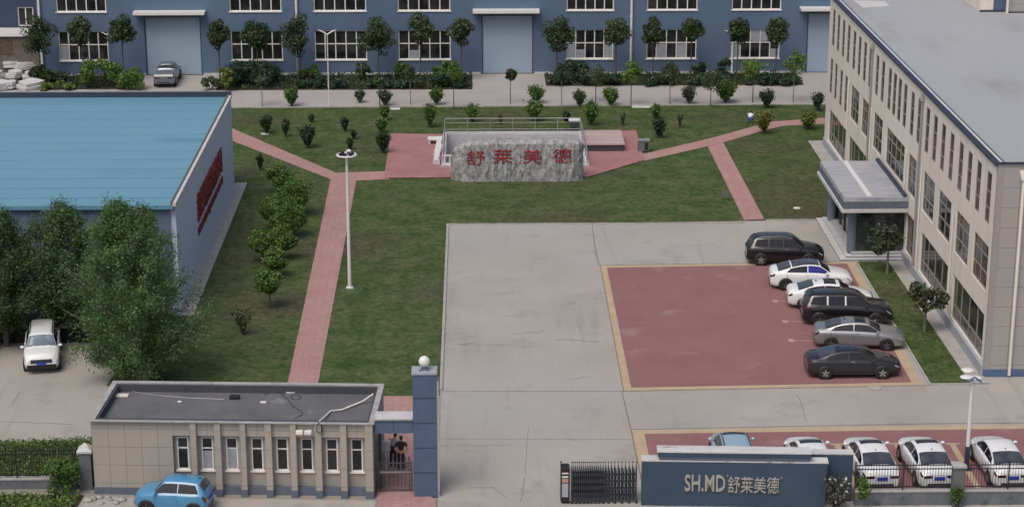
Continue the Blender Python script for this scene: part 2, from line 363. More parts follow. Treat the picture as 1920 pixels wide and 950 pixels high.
M['leafY'] = leafmat('yellow green leaves', (0.085, 0.10, 0.02), (0.22, 0.20, 0.05), 1.6)
M['leafG'] = leafmat('grey green leaves', (0.05, 0.055, 0.042), (0.14, 0.14, 0.115), 1.5)
M['leafR'] = leafmat('bronze leaves', (0.028, 0.022, 0.016), (0.075, 0.058, 0.042), 1.5)
M['skin'] = plain('skin', (0.40, 0.24, 0.17), 0.6)
M['hair'] = plain('black hair', (0.012, 0.010, 0.009), 0.6)
M['blackshirt'] = plain('black shirt', (0.013, 0.013, 0.014), 0.9)
M['greyshirt'] = plain('grey shirt', (0.24, 0.25, 0.26), 0.9)
M['whiteshirt'] = plain('white shirt', (0.62, 0.64, 0.68), 0.9)
M['blueshirt'] = plain('blue trousers', (0.05, 0.10, 0.27), 0.9)
M['jeans'] = plain('dark jeans', (0.020, 0.024, 0.045), 0.9)
M['shoe'] = plain('white shoes', (0.5, 0.5, 0.5), 0.7)

# ------------------------------------------------------------------ text
def text_mesh(body, size=1.0, extrude=0.03, offset=0.0, sx=1.0, align='LEFT', space=1.0):
    c = bpy.data.curves.new('lettering', 'FONT'); c.body = body; c.size = size; c.extrude = extrude; c.offset = offset
    c.align_x = align; c.space_character = space; c.resolution_u = 3
    o = bpy.data.objects.new('lettering', c); COL.objects.link(o); bpy.context.view_layer.update()
    me = bpy.data.meshes.new_from_object(o.evaluated_get(bpy.context.evaluated_depsgraph_get()))
    bpy.data.objects.remove(o)
    me.transform(Matrix.Diagonal((sx, 1, 1, 1)))
    return me
def place_text(me, mat, parent, mtx, name='lettering'):
    me.transform(mtx); me.materials.clear(); me.materials.append(mat)
    o = bpy.data.objects.new(name, me); COL.objects.link(o)
    if parent: o.parent = parent
    return o
def fit_text(body, w_, h_, **k):
    """lettering scaled into the box 0..w_, 0..h_"""
    me = text_mesh(body, **k); a = np.array([v.co[:] for v in me.vertices])
    lo, hi = a.min(0), a.max(0)
    me.transform(Matrix.Diagonal((w_ / (hi[0] - lo[0]), h_ / (hi[1] - lo[1]), 1, 1)) @ Matrix.Translation((-lo[0], -lo[1], 0)))
    return me

# ------------------------------------------------------------------ walls with openings
def wall(mb, O, U, N, width, height, holes, depth, m=0, mr=None):
    """a wall front in the plane through O along U and z, with recessed openings (u0, u1, v0, v1)"""
    mr = m if mr is None else mr
    us = sorted({0.0, width} | {h[0] for h in holes} | {h[1] for h in holes}); vs = sorted({0.0, height} | {h[2] for h in holes} | {h[3] for h in holes})
    O, U, N = Vector(O), Vector(U), Vector(N); Z = Vector((0, 0, 1))
    P = lambda u, v, d=0: O + U * u + Z * v - N * d
    for i in range(len(us) - 1):
        for j in range(len(vs) - 1):
            cu, cv = (us[i] + us[i + 1]) / 2, (vs[j] + vs[j + 1]) / 2
            if any(h[0] < cu < h[1] and h[2] < cv < h[3] for h in holes): continue
            mb.add([P(us[i], vs[j]), P(us[i + 1], vs[j]), P(us[i + 1], vs[j + 1]), P(us[i], vs[j + 1])], [(0, 1, 2, 3)], m)
    for u0, u1, v0, v1 in holes:
        for (a, b) in (((u0, v0), (u1, v0)), ((u1, v0), (u1, v1)), ((u1, v1), (u0, v1)), ((u0, v1), (u0, v0))):
            mb.add([P(*a), P(*b), P(*b, depth), P(*a, depth)], [(0, 1, 2, 3)], mr)
def window(parent, O, U, N, hole, depth, cols, rows, fwid, mg, mf, sill=None, fd=0.05):
    """one glazed window: pane mesh plus its frame as a child"""
    u0, u1, v0, v1 = hole; O, U, N = Vector(O), Vector(U), Vector(N); Z = Vector((0, 0, 1))
    def P(u, v, d): return O + U * u + Z * v - N * d
    g = MB(); g.add([P(u0, v0, depth), P(u1, v0, depth), P(u1, v1, depth), P(u0, v1, depth)], [(0, 1, 2, 3)])
    g.add([P(u0, v0, depth + .03), P(u1, v0, depth + .03), P(u1, v1, depth + .03), P(u0, v1, depth + .03)], [(0, 1, 2, 3)])
    go = g.build('window', mg, parent)
    f = MB()
    def rect(a0, a1, b0, b1, dd=fd):
        vs = [P(a0, b0, depth - dd), P(a1, b0, depth - dd), P(a1, b1, depth - dd), P(a0, b1, depth - dd), P(a0, b0, depth - .004), P(a1, b0, depth - .004), P(a1, b1, depth - .004), P(a0, b1, depth - .004)]
        f.add(vs, [(0, 1, 2, 3), (0, 4, 5, 1), (1, 5, 6, 2), (2, 6, 7, 3), (3, 7, 4, 0)])
    h = fwid / 2
    rect(u0, u0 + fwid, v0, v1); rect(u1 - fwid, u1, v0, v1); rect(u0 + fwid, u1 - fwid, v0, v0 + fwid); rect(u0 + fwid, u1 - fwid, v1 - fwid, v1)
    for c in cols: rect(u0 + (u1 - u0) * c - h, u0 + (u1 - u0) * c + h, v0 + fwid, v1 - fwid, fd - .006)
    for r in rows: rect(u0 + fwid, u1 - fwid, v0 + (v1 - v0) * r - h, v0 + (v1 - v0) * r + h, fd - .012)
    if sill:
        a, b = P(u0 - .08, v0, 0), P(u1 + .08, v0, 0)
        if True:
            f2 = MB(); vs = [a + N * .08 + Z * -.07, b + N * .08 + Z * -.07, b + N * .08 + Z * .004, a + N * .08 + Z * .004,
                  a - N * depth * .8 + Z * -.07, b - N * depth * .8 + Z * -.07, b - N * depth * .8 + Z * .004, a - N * depth * .8 + Z * .004]
            f2.add(vs, [(0, 1, 2, 3), (0, 4, 5, 1), (1, 5, 6, 2), (2, 6, 7, 3), (3, 7, 4, 0)]); f2.build('sill', mf, go)
    f.build('frame', mf, go)
    return go
# ------------------------------------------------------------------ ground, roads, lawns, paths
PIT = (-2.14, 142.0, 7.98, 151.75)
mb = MB(); x0, y0, x1, y1 = PIT; B = 3000
o = [(-B, -B), (B, -B), (B, B), (-B, B)]; i4 = [(x0, y0), (x1, y0), (x1, y1), (x0, y1)]
for k in range(4):
    mb.add([(*o[k], 0), (*o[(k + 1) % 4], 0), (*i4[(k + 1) % 4], 0), (*i4[k], 0)], [(0, 1, 2, 3)])
struct('ground', mb, M['pavement'])
mb = MB(); mb.sheet([(-60, 161.25), (60, 161.7), (60, 174.2), (-60, 174.2)], 0.006)
struct('back_road', mb, M['road'])
mb = MB(); mb.sheet([(-1.72, 60), (-1.78, 127.0), (26.3, 127.8), (26.3, 98.3), (60, 98.3), (60, 60)], 0.006)
struct('concrete_yard', mb, M['concrete'])
mb = MB(); mb.sheet([(-60, 88.9), (-16.8, 89.2), (-16.8, 97.6), (-19.2, 104.0), (-60, 104.0)], 0.008)
struct('side_yard', mb, M['concrete'])
mb = MB()
LAWN = [[(-15.95, 96.2), (-1.86, 96.2), (-1.86, 127.04), (-15.95, 127.04)], [(-15.95, 127.04), (-2.3, 127.04), (-2.3, 161.2), (-15.95, 161.2)],
        [(-40, 137.8), (-15.95, 137.8), (-15.95, 161.2), (-40, 161.0)], [(-2.3, 152.0), (8.14, 152.0), (8.14, 161.35), (-2.3, 161.2)],
        [(-2.3, 127.04), (8.14, 127.3), (8.14, 141.8), (-2.3, 141.8)], [(8.14, 127.3), (25.3, 127.95), (25.3, 161.53), (8.14, 161.35)], [(-19.0, 97.9), (-15.95, 96.2), (-15.95, 109.0), (-18.0, 109.0)],
        [(25.3, 149.3), (33, 149.3), (33, 161.6), (25.3, 161.53)]]
for q in LAWN: mb.sheet(q, 0.03)
struct('lawn', mb, M['lawn'])
mb = MB(); VERGE = [(23.28, 97.25), (25.45, 97.3), (25.35, 118.5), (23.42, 118.5)]; mb.sheet(VERGE, 0.02); struct('grass_verge', mb, M['lawn'])
mb = MB(); mb.sheet([(25.45, 97.3), (26.4, 97.3), (26.4, 149.3), (25.3, 149.3), (25.35, 118.5)], 0.05); struct('building_footpath', mb, M['kerb'])
# brick paths
PATHS = [g2([(540, 716), (597, 716), (668, 340), (620, 337)]),
         g2([(400, 222), (443, 245), (630, 325), (668, 340), (620, 337), (443, 268), (400, 250)]),
         g2([(630, 325), (730, 322), (730, 337), (668, 340)]),
         g2([(1080, 332), (1325, 276), (1356, 268), (1440, 244), (1470, 237), (1560, 233), (1560, 221), (1450, 229), (1420, 236), (1330, 261), (1205, 290), (1160, 300)]),
         g2([(1327, 276), (1356, 268.5), (1433, 412), (1395, 414)]),
         [(-9.72, 98.4), (-8.15, 98.4), (-8.1, 96.0), (-9.75, 96.0)], [(-9.75, 89.3), (-2.75, 89.0), (-2.75, 96.0), (-9.75, 96.0)], [(-4.45, 80.0), (-1.8, 80.0), (-1.8, 83.2), (-2.75, 84.3), (-2.75, 89.0), (-4.45, 89.1)]]
mb = MB()
for k, q in enumerate(PATHS): mb.sheet(q, 0.040 + 0.004 * k)
struct('brick_path', mb, M['brick'])
TERR = [[(-6.45, 138.8), (-2.14, 138.8), (-2.14, 151.75), (-6.45, 152.1)], [(-2.14, 138.8), (7.98, 138.8), (7.98, 142.0), (-2.14, 142.0)],
        [(7.98, 138.8), (8.6, 139.4), (12.4, 143.5), (12.5, 152.8), (7.98, 151.75)]]
mb = MB()
for k, q in enumerate(TERR): mb.sheet(q, 0.084 + 0.004 * k)
struct('brick_terrace', mb, M['brickdark'])
# parking lots
mb = MB(); mb.sheet([(7.48, 96.65), (22.95, 97.2), (23.28, 118.55), (7.6, 118.0)], 0.014); mb.sheet([(7.55, 91.35), (40, 91.9), (40, 83.4), (7.55, 83.0)], 0.014)
struct('parking_border', mb, M['yellow'])
mb = MB(); mb.sheet([(7.93, 97.12), (22.45, 97.6), (22.75, 118.1), (8.0, 117.55)], 0.02); mb.sheet([(8.1, 90.85), (40, 91.4), (40, 82.6), (8.1, 82.9)], 0.02)
struct('parking_paving', mb, M['red'])
mb = MB()
for a, b_ in (((1458, 565), (1560, 566)), ((1477, 603), (1560, 604)), ((1489, 638.5), (1560, 640))):
    p, q = G(*a), G(*b_); mb.sheet([(p[0], p[1] - .055), (q[0], q[1] - .055), (q[0], q[1] + .055), (p[0], p[1] + .055)], 0.026)
    mb.sheet([(p[0] - .3, p[1] - .26), (p[0], p[1] - .26), (p[0], p[1] + .26), (p[0] - .3, p[1] + .26)], 0.026)
for px, py in ((1590, 526), (1612, 566), (1640, 620), (1664, 676)):
    p = G(px, py); mb.sheet([(p[0] - .1, p[1] - .05), (22.4, p[1] - .05), (22.4, p[1] + .05), (p[0] - .1, p[1] + .05)], 0.026)
struct('bay_markings', mb, M['mark'])
mb = MB()
for px, py in ((1682, 832), (1786, 832), (1890, 831), (1570, 833)):
    p = G(px, py); mb.sheet([(p[0] - .35, p[1] - .09), (p[0] + .35, p[1] - .09), (p[0] + .35, p[1] + .09), (p[0] - .35, p[1] + .09)], 0.028)
    mb.sheet([(p[0] - .16, p[1] - .1), (p[0] + .12, p[1] - .1), (p[0] + .1, 83.6), (p[0] - .18, 83.6)], 0.0255)
struct('bay_lines', mb, M['yellow'])
# joints and cracks of the concrete
rng = random.Random(3)
mb = MB()
def strip(pts, wd, z=0.0125):
    for a, b_ in zip(pts[:-1], pts[1:]):
        a = Vector(a); b_ = Vector(b_); n = (b_ - a).normalized(); n = Vector((-n.y, n.x)) * wd / 2; e = (b_ - a).normalized() * wd * .3
        a2, c2 = a - e, b_ + e
        mb.add([(a2 - n).to_3d() + Vector((0, 0, z)), (c2 - n).to_3d() + Vector((0, 0, z)), (c2 + n).to_3d() + Vector((0, 0, z)), (a2 + n).to_3d() + Vector((0, 0, z))], [(0, 1, 2, 3)])
strip([(-1.7, 96.75), (7.45, 96.6), (22.9, 97.12), (25.4, 97.2)], 0.05)
strip([(7.42, 96.6), (7.5, 91.4), (7.52, 86.0), (7.5, 83.2)], 0.05)
strip([(7.5, 91.42), (22, 91.9), (40, 92.0)], 0.05, 0.0165)
strip([(-1.7, 90.4), (7.4, 90.2)], 0.03)
strip(g2([(1110, 421), (1117, 470), (1124, 498)]), 0.04)
strip([(7.52, 96.6), (7.62, 118.06), (15, 118.3), (22.6, 118.6)], 0.045, 0.0165)
struct('pavement_joints', mb, M['joint'])
mb = MB()
def wob(a, b_, n, amp):
    a, b_ = Vector(G(*a)[:2]), Vector(G(*b_)[:2]); return [a.lerp(b_, k / n) + Vector((rng.uniform(-amp, amp), rng.uniform(-amp, amp))) for k in range(n + 1)]
strip(wob((826, 836), (962, 834), 8, .05), .025)
strip(wob((860, 645), (890, 643), 3, .06), .06); strip(wob((1040, 637), (1120, 640), 7, .12), .05); strip(wob((860, 646), (1000, 650), 7, .15), .025)
strip(wob((1120, 500), (1110, 421), 4, .02), .02, .0145); strip(wob((985, 895), (975, 940), 5, .05), .03); strip(wob((990, 800), (985, 890), 5, .05), .02)
strip(wob((880, 915), (925, 913), 3, .06), .03); strip(wob((925, 913), (950, 935), 3, .05), .03); strip(wob((1495, 740), (1513, 788), 4, .05), .03)
strip(wob((0, 790), (140, 795), 8, .06), .04, .0145); strip(wob((25, 755), (36, 735), 3, .04), .03, .0145); strip(wob((175, 743), (215, 742), 3, .06), .03, .0145)
for k in range(5):
    a = (rng.uniform(840, 1140), rng.uniform(440, 900)); strip(wob(a, (a[0] + rng.uniform(-40, 60), a[1] + rng.uniform(-12, 12)), 4, .12), .022, .0135 + .001 * k)
struct('pavement_cracks', mb, M['crack'])
# kerbs
mb = MB()
mb.box(-1.87, 96.9, 0, -1.73, 127.1, 0.10); mb.box(-1.73, 127.03, 0, 17.6, 127.13, .09); mb.box(19.1, 127.6, 0, 22.4, 127.72, .09)
mb.box(23.28, 97.10, 0, 25.4, 97.22, .10)
mb.prism([(23.28, 97.22), (23.38, 97.22), (23.44, 118.5), (23.34, 118.5)], 0, .07)
mb.prism([(-40, 161.1), (33, 161.55), (33, 161.68), (-40, 161.23)], 0, .10)
struct('kerb', mb, M['kerb'])
mb = MB(); BEDS = [(-21.8, 168.0, -.2, 173.7), (6.1, 169.2, 28.1, 173.7), (-40, 168.6, -29.6, 173.7)]
for k, q in enumerate(BEDS): mb.box(q[0], q[1], 0, q[2], q[3], 0.08 + .004 * k)
struct('planting_bed', mb, M['soil'])
mb = MB(); mb.sheet([(-60, 86.0), (-17.9, 85.8), (-17.9, 90.4), (-60, 89.7)], .05); mb.sheet([(-60, 76), (-18.2, 76), (-17.6, 84.0), (-60, 84.9)], .05)
struct('weed_strip', mb, M['soil'])
mb = MB(); mb.sheet([(-17.6, 78), (-4.5, 78), (-4.5, 83.2), (-17.6, 83.9)], .02); struct('guardhouse_pavement', mb, M['concrete'])
mb = MB(); mb.box(26.41, 148.2, 0, 30, 149.29, .05); struct('footpath_end', mb, M['kerb'])

# ------------------------------------------------------------------ stairwell pit behind the boulder
t = thing('basement_stairwell', 'open concrete stairwell with grey walls sunk behind the inscribed boulder', 'stairwell', (2.9, 146.9, 0))
def L(ob): # keep world coordinates under a moved parent
    ob.location = -Vector(ob.parent.location); return ob
mb = MB(); D = -2.0
for a, b_ in (((x0, y0), (x1, y0)), ((x1, y0), (x1, y1)), ((x1, y1), (x0, y1)), ((x0, y1), (x0, y0))):
    mb.add([(*a, -.002), (*b_, -.002), (*b_, D), (*a, D)], [(0, 1, 2, 3)])
L(mb.build('wall', M['pitwall'], t))
mb = MB(); mb.add([(x0, y0, D), (x1, y0, D), (x1, y1, D), (x0, y1, D)], [(0, 1, 2, 3)]); L(mb.build('floor', M['pitwall'], t))
mb = MB(); c = .28
mb.box(x0 - c, y0 - c, .0, x1 + c, y0, .22); mb.box(x0 - c, y1, 0, x1 + c, y1 + c, .22); mb.box(x0 - c, y0, 0, x0, y1, .22); mb.box(x1, y0, 0, x1 + c, y1, .22)
L(mb.build('coping', M['coping'], t))
mb = MB()
for k in range(9): mb.box(x0 + .02 , y0 + .6 + k * .55, D + .01, x0 + 1.8, y0 + 1.15 + k * .55, D + .2 * (9 - k))
L(mb.build('steps', M['pitwall'], t))
t = thing('stair_railing', 'pale metal railing round three sides of the stairwell behind the boulder', 'railing', (2.9, 146.9, .22))
def rail(pts, posts):
    mb = MB()
    for z in (1.05, .72, .2): mb.tube([(p[0], p[1], .22 + z) for p in pts], .035 if z > 1 else .022, 6)
    L(mb.build('rail', M['steel'], t)).location.z = -.22
    for p in posts:
        mb = MB(); mb.tube([(p[0], p[1], .2), (p[0], p[1], 1.27)], .035, 6); L(mb.build('post', M['steel'], t)).location.z = -.22
xa, xb, ya, yb = x0 - .14, x1 + .14, y0 - .1, y1 + .14
rail([(xa, yb), (xb, yb)], [(xa + (xb - xa) * k / 6, yb) for k in range(7)])
rail([(xa, ya), (xa, yb - .1)], [(xa, ya + (yb - ya) * k / 4) for k in range(4)])
rail([(xb, ya), (xb, yb - .1)], [(xb, ya + (yb - ya) * k / 4) for k in range(4)])
mb = MB(); mb.box(xa, ya - .06, .22, xa + 1.6, ya + .06, .34); mb.box(xa, ya - .06, .85, xa + 1.6, ya + .06, .95)
for k in range(4): mb.box(xa + .4 * k + .02, ya - .04, .3, xa + .4 * k + .1, ya + .04, .9)
L(mb.build('low_gate', M['whitemetal'], t)).location.z = -.22
def slab_brace(lbl, X, Y):
    mb = MB(); mb.prism([(0, -.55), (.45, -.55), (.45, -.42), (0, -.42)], 0, .35)
    mb.add([(-.05, -.5, .05), (.3, -.5, .05), (.62, .9, 1.05), (.27, .9, 1.05), (-.05, -.5, .2), (.3, -.5, .2), (.62, .9, 1.2), (.27, .9, 1.2)], [(3, 2, 1, 0), (4, 5, 6, 7), (0, 1, 5, 4), (1, 2, 6, 5), (2, 3, 7, 6), (3, 0, 4, 7)])
    tag(mb.build('slanted_slab', M['coping'], None, (X, Y, .1)), lbl, 'slab', 'slanted white slabs by the stairwell')
slab_brace('white slanted slab leaning on the left stairwell rail, the one nearer the boulder', -3.0, 142.9)
slab_brace('white slanted slab leaning on the left stairwell rail, the one farther from the boulder', -3.0, 145.2)
mb = MB(); mb.bbox(-.45, -.4, .28, .45, .4, .42, .03); mb.box(-.4, -.3, 0, -.25, .3, .28); mb.box(.25, -.3, 0, .4, .3, .28)
tag(mb.build('stone_bench', M['whitemetal'], None, (-3.1, 148.9, .1)), 'small white bench on the brick terrace left of the stairwell', 'bench')
t = thing('deck_platform', 'low platform with pinkish plank top on the brick terrace right of the stairwell', 'platform', (9.6, 148.2, .1))
for k in range(3):
    mb = MB(); mb.bbox(-1.55, -2.15 + k * 1.44, .46, 1.55, -2.15 + k * 1.44 + 1.4, .6, .02); mb.build('deck_board', M['bench'], t)
mb = MB(); mb.box(-1.45, -2.05, 0, 1.45, 2.05, .455); mb.build('base', M['framedark'], t)
t = thing('metal_cabinet', 'dark metal cabinet with white lid behind the stairwell railing', 'cabinet', (7.7, 152.7, .03))
mb = MB(); mb.bbox(-.36, -.25, 0, .36, .25, .85, .02); mb.build('body', M['framedark'], t)
mb = MB(); mb.bbox(-.44, -.33, .852, .44, .33, .99, .03); mb.build('lid', M['whitemetal'], t)
t = thing('litter_bin', 'grey litter bin with dark opening at the right corner of the brick terrace', 'bin', (12.55, 146.3, .09))
mb = MB(); mb.bbox(-.42, -.28, 0, .42, .28, .78, .03); mb.build('body', M['stonebrick'], t)
mb = MB(); mb.box(.06, -.292, .1, .32, -.282, .66); mb.build('opening', M['black'], t)
mb = MB(); mb.bbox(-.46, -.32, .79, .46, .32, .86, .03); mb.build('lid', M['steel'], t)

# ------------------------------------------------------------------ inscribed boulder
t = thing('boulder', 'long grey upright boulder carved with four red characters in front of the stairwell', 'boulder', (3.0, 138.5, 0))
bm = bmesh.new(); NX, NZ = 130, 60
import mathutils
def nz(p, s): return mathutils.noise.fractal(Vector(p) * s, 1.0, 2.1, 4)
def rock_pt(u, v, side):     # u along 0..1, v up 0..1
    X = -4.65 + 9.3 * u
    e = min(u, 1 - u) * 9.3
    cut = .7 * math.exp(-(u * 9.3) / .55) if u < .5 else .5 * math.exp(-((1 - u) * 9.3) / .45)
    top = 3.0 - cut * (1.2 if u < .5 else .35) + .09 * nz((X * 3, 3, 0), .8)
    if u < .5: top = min(top, 1.75 + 1.3 * math.sqrt(max(0, min(1, (u * 9.3 + .02) / .95))))
    else: top = min(top, 2.45 + .55 * math.sqrt(max(0, min(1, ((1 - u) * 9.3 + .02) / .45))))
    z = top * v - .1
    th = .72 * (1 - .12 * v ** 3) * min(1, (e / .8 + .0) ** .5 if e < .8 else 1) * (1 - .75 * max(0, (v - .93) / .07) ** 2 * .5)
    d = .13 * nz((X * 2.0, z * .35, side * 7), 1.1) + .07 * nz((X * 4.5, z * .9, side * 3 + 5), 1.6)
    fl = max(0, 1 - abs(v - .62) / .3)
    d *= (1 - .5 * fl); d += .035 * nz((X * 9, z * 2.2, side), 1.3)
    X2 = X + .10 * nz((side, z, u * 3), 1.2)
    return (X2, side * (th + d), z)
grid = {}
for s in (-1, 1):
    for i in range(NX + 1):
        for j in range(NZ + 1): grid[s, i, j] = bm.verts.new(rock_pt(i / NX, j / NZ, s))
for s in (-1, 1):
    for i in range(NX):
        for j in range(NZ):
            f = [grid[s, i, j], grid[s, i + 1, j], grid[s, i + 1, j + 1], grid[s, i, j + 1]]; bm.faces.new(f if s < 0 else f[::-1])
for i in range(NX): bm.faces.new([grid[-1, i, NZ], grid[-1, i + 1, NZ], grid[1, i + 1, NZ], grid[1, i, NZ]])
for j in range(NZ):
    bm.faces.new([grid[-1, 0, j], grid[-1, 0, j + 1], grid[1, 0, j + 1], grid[1, 0, j]]); bm.faces.new([grid[-1, NX, j], grid[1, NX, j], grid[1, NX, j + 1], grid[-1, NX, j + 1]])
for f in bm.faces: f.smooth = True
me = bpy.data.meshes.new('rock_body'); bm.to_mesh(me); me.materials.append(M['rock'])
tree_ = BVHTree.FromBMesh(bm); bm.free()
ob = bpy.data.objects.new('rock_body', me); COL.objects.link(ob); ob.parent = t
for ch, px, py in zip('舒莱美德', (892, 942.5, 998.5, 1054), (296, 293, 293, 292)):
    p = PY(px, py, 137.8); me = fit_text(ch, 1.34, 1.02, extrude=.02, offset=0)
    me.transform(Matrix.Translation((p[0] - 3.0 - .67, 0, p[2] - .51)) @ Matrix.Rotation(math.pi / 2, 4, 'X'))
    b2 = bmesh.new(); b2.from_mesh(me)
    for k in range(3):
        le = [e for e in b2.edges if e.calc_length() > .09]
        if le: bmesh.ops.subdivide_edges(b2, edges=le, cuts=1)
    bmesh.ops.triangulate(b2, faces=b2.faces[:])
    for v in b2.verts:
        ys = [h[0].y for h in (tree_.ray_cast(Vector((v.co.x + a, -5, v.co.z + c)), Vector((0, 1, 0))) for a in (-.12, 0, .12) for c in (-.12, 0, .12)) if h[0]]
        v.co.y = min(ys) + (-.025 if v.co.y < 0 else .2)
    b2.to_mesh(me); b2.free(); place_text(me, M['rockred'], t, Matrix.Identity(4), 'carved_character')

# ------------------------------------------------------------------ blue factory at the back
FY = 174.3
def fx(px): return float(PY(px, 85, FY)[0])
t = thing('factory_building', 'long blue factory hall with roller doors and white framed windows across the back', 'factory', (0, FY, 0))
FX0, FX1, FH = -37.8, 46.0, 10.5
holes = []; win = []
for a, b_ in ((110, 203), (433, 530), (590, 688), (747, 845), (1062, 1150), (1212, 1306), (1370, 1462)):
    u0, u1 = fx(a) - FX0, fx(b_) - FX0
    for h, rows in (((u0, u1, 1.28, 3.88), (.54,)), ((u0, u1, 5.56, 8.1), (.54,))):
        holes.append(h); win.append((h, rows))
doors = [(fx(272) - FX0, fx(378) - FX0, 0, 5.15), (fx(903) - FX0, fx(1000) - FX0, 0, 5.2), (fx(1512) - FX0, fx(1608) - FX0, 0, 5.3)]
for x in (36.5, ): holes.append((x - FX0, x + 4.3 - FX0, 1.28, 3.88)); win.append((holes[-1], (.54,)))
holes += doors
mb = MB(); wall(mb, (FX0, 0, 0), (1, 0, 0), (0, -1, 0), FX1 - FX0, FH, holes, .22)
mb.box(FX0, .3, 0, FX0 + .05, 40, FH); mb.box(FX1 - .05, .3, 0, FX1, 40, FH); mb.box(FX0, 39.9, 0, FX1, 40, FH)
mb.build('wall', M['bluewall'], t)
mb = MB(); mb.box(FX0 - .3, -.25, FH, FX1 + .3, 40.3, FH + .3); mb.build('roof', M['roofblue'], t)
mb = MB()
edges = sorted([d[0] for d in doors] + [d[1] for d in doors])
segs = [(0, edges[0] - .1), (edges[1] + .1, edges[2] - .1), (edges[3] + .1, edges[4] - .1), (edges[5] + .1, FX1 - FX0)]
for a, b_ in segs: mb.box(FX0 + a, -.12, 0, FX0 + b_, -.003, .16)
mb.build('plinth', M['coping'], t)
for h, rows in win: window(t, (FX0, 0, 0), (1, 0, 0), (0, -1, 0), h, .16, (.2, .4, .6, .8), rows, .09, M['glass'], M['frame'], True)
rw_ = random.Random(31)
for h, rows in win:
    if h[2] > 3: continue
    for k in range(5):
        for r in range(2):
            if rw_.random() < (.42 if h[0] > 44 else .1):
                du = (h[1] - h[0]) / 5; v0, v1 = (h[2] + .1, h[2] + 1.3) if r == 0 else (h[2] + 1.5, h[3] - .1)
                mb = MB(); mb.box(FX0 + h[0] + du * k + .07, .135, v0, FX0 + h[0] + du * (k + 1) - .07, .155, v1 if rw_.random() < .6 else v0 + (v1 - v0) * .6); mb.build('window_blind', M['curtain'], t)
for k, d in enumerate(doors):
    mb = MB(); mb.box(FX0 + d[0] + .02, .12, 0.02, FX0 + d[1] - .02, .2, d[3] - .02); do = mb.build('roller_door', M['bluedoor'], t)
    mb = MB(); mb.add([(FX0 + d[0] + q * (1 if s < 4 else -1), yy, zz) for yy in (.04, .118) for s, q, zz in ()], []) ; mb.prism([(d[0] + FX0, 0), (d[0] + FX0 + .1, 0), (d[0] + FX0 + .1, d[3] - .1), (d[1] + FX0 - .1, d[3] - .1), (d[1] + FX0 - .1, 0), (d[1] + FX0, 0), (d[1] + FX0, d[3]), (d[0] + FX0, d[3])], .04, .118); mb.v = [(x, y, z) if False else (x, z, y) for x, y, z in mb.v]; mb.build('frame', M['bluewall2'], do)
    mb = MB(); mb.box(FX0 + d[0] - .75, -1.15, d[3] + .32, FX0 + d[1] + .5, -.003, d[3] + .55); mb.box(FX0 + d[0] - .7, -1.1, d[3] + .2, FX0 + d[1] + .45, -.003, d[3] + .318, 1)
    mb.build('door_canopy', [M['whitemetal'], M['framedark']], t)
for px in (78, 558, 1183):
    X = float(PY(px, 85, FY)[0]); mb = MB(); mb.tube([(X, -.14, .3), (X, -.14, FH - .2)], .11, 8)
    for z in (2, 5, 8): mb.box(X - .15, -.14, z, X + .15, -.003, z + .06)
    mb.build('downpipe', M['whitemetal'], t)
# left neighbour building, low shed and the heap of slabs
t = thing('workshop_building', 'dark blue workshop wall with one white framed window at the far left edge', 'workshop', (-46, 178, 0))
mb = MB(); h = (46 - 40.3, 46 - 38.9, 3.65, 5.35); wall(mb, (0, 0, 0), (1, 0, 0), (0, -1, 0), 8.1, 9, [h], .2); mb.box(0, .25, 0, .1, 20, 9); mb.build('wall', M['bluewall2'], t)
window(t, (0, 0, 0), (1, 0, 0), (0, -1, 0), h, .15, (.5,), (), .1, M['glass'], M['frame'])
mb = MB(); mb.box(-.2, -.2, 9, 8.1, 20, 9.3); mb.build('roof', M['roofblue'], t)
t = thing('storage_shed', 'low brown sided shed with white roof edge beside the blue factory', 'shed', (-46, 175.6, 0))
mb = MB(); mb.box(0, 0, 0, 7.9, 2.2, 3.25); mb.build('wall', M['brownwall'], t)
mb = MB(); mb.box(.6, -.03, 1.2, 3.0, -.003, 2.9); mb.box(4.2, -.03, 1.6, 5.6, -.003, 2.9); mb.build('door', M['bark'], t)
mb = MB(); mb.box(-.1, -.3, 3.255, 8.0, 2.3, 3.55); mb.build('roof', M['whitemetal'], t)
rng = random.Random(11)
for k in range(13):
    row = k // 3
    px = -4 + (k % 3) * 28 + rng.uniform(-6, 6) + row * 0; py = 168 - row * 17 + rng.uniform(-2, 2)
    p = G(px, py); mb = MB(); a = rng.uniform(.7, 1.2); n = 9
    pts = [(math.cos(q * 2 * math.pi / n) * a * rng.uniform(.75, 1.15), math.sin(q * 2 * math.pi / n) * a * .8 * rng.uniform(.7, 1.1)) for q in range(n)]
    mb.prism(pts, .0, .28)
    mb.prism([(x * .9 + .12, y * .85 + .1) for x, y in pts], .32, .55)
    o = mb.build('stone_slab', M['coping'], None, (p[0], p[1], .12 + .14 * row), rng.uniform(0, 6)); o.rotation_euler.x = rng.uniform(.0, .16)
    tag(o, 'irregular pale stone slab in the heap at the far left beside the factory', 'stone slab', 'pale stone slabs heaped beside the factory')

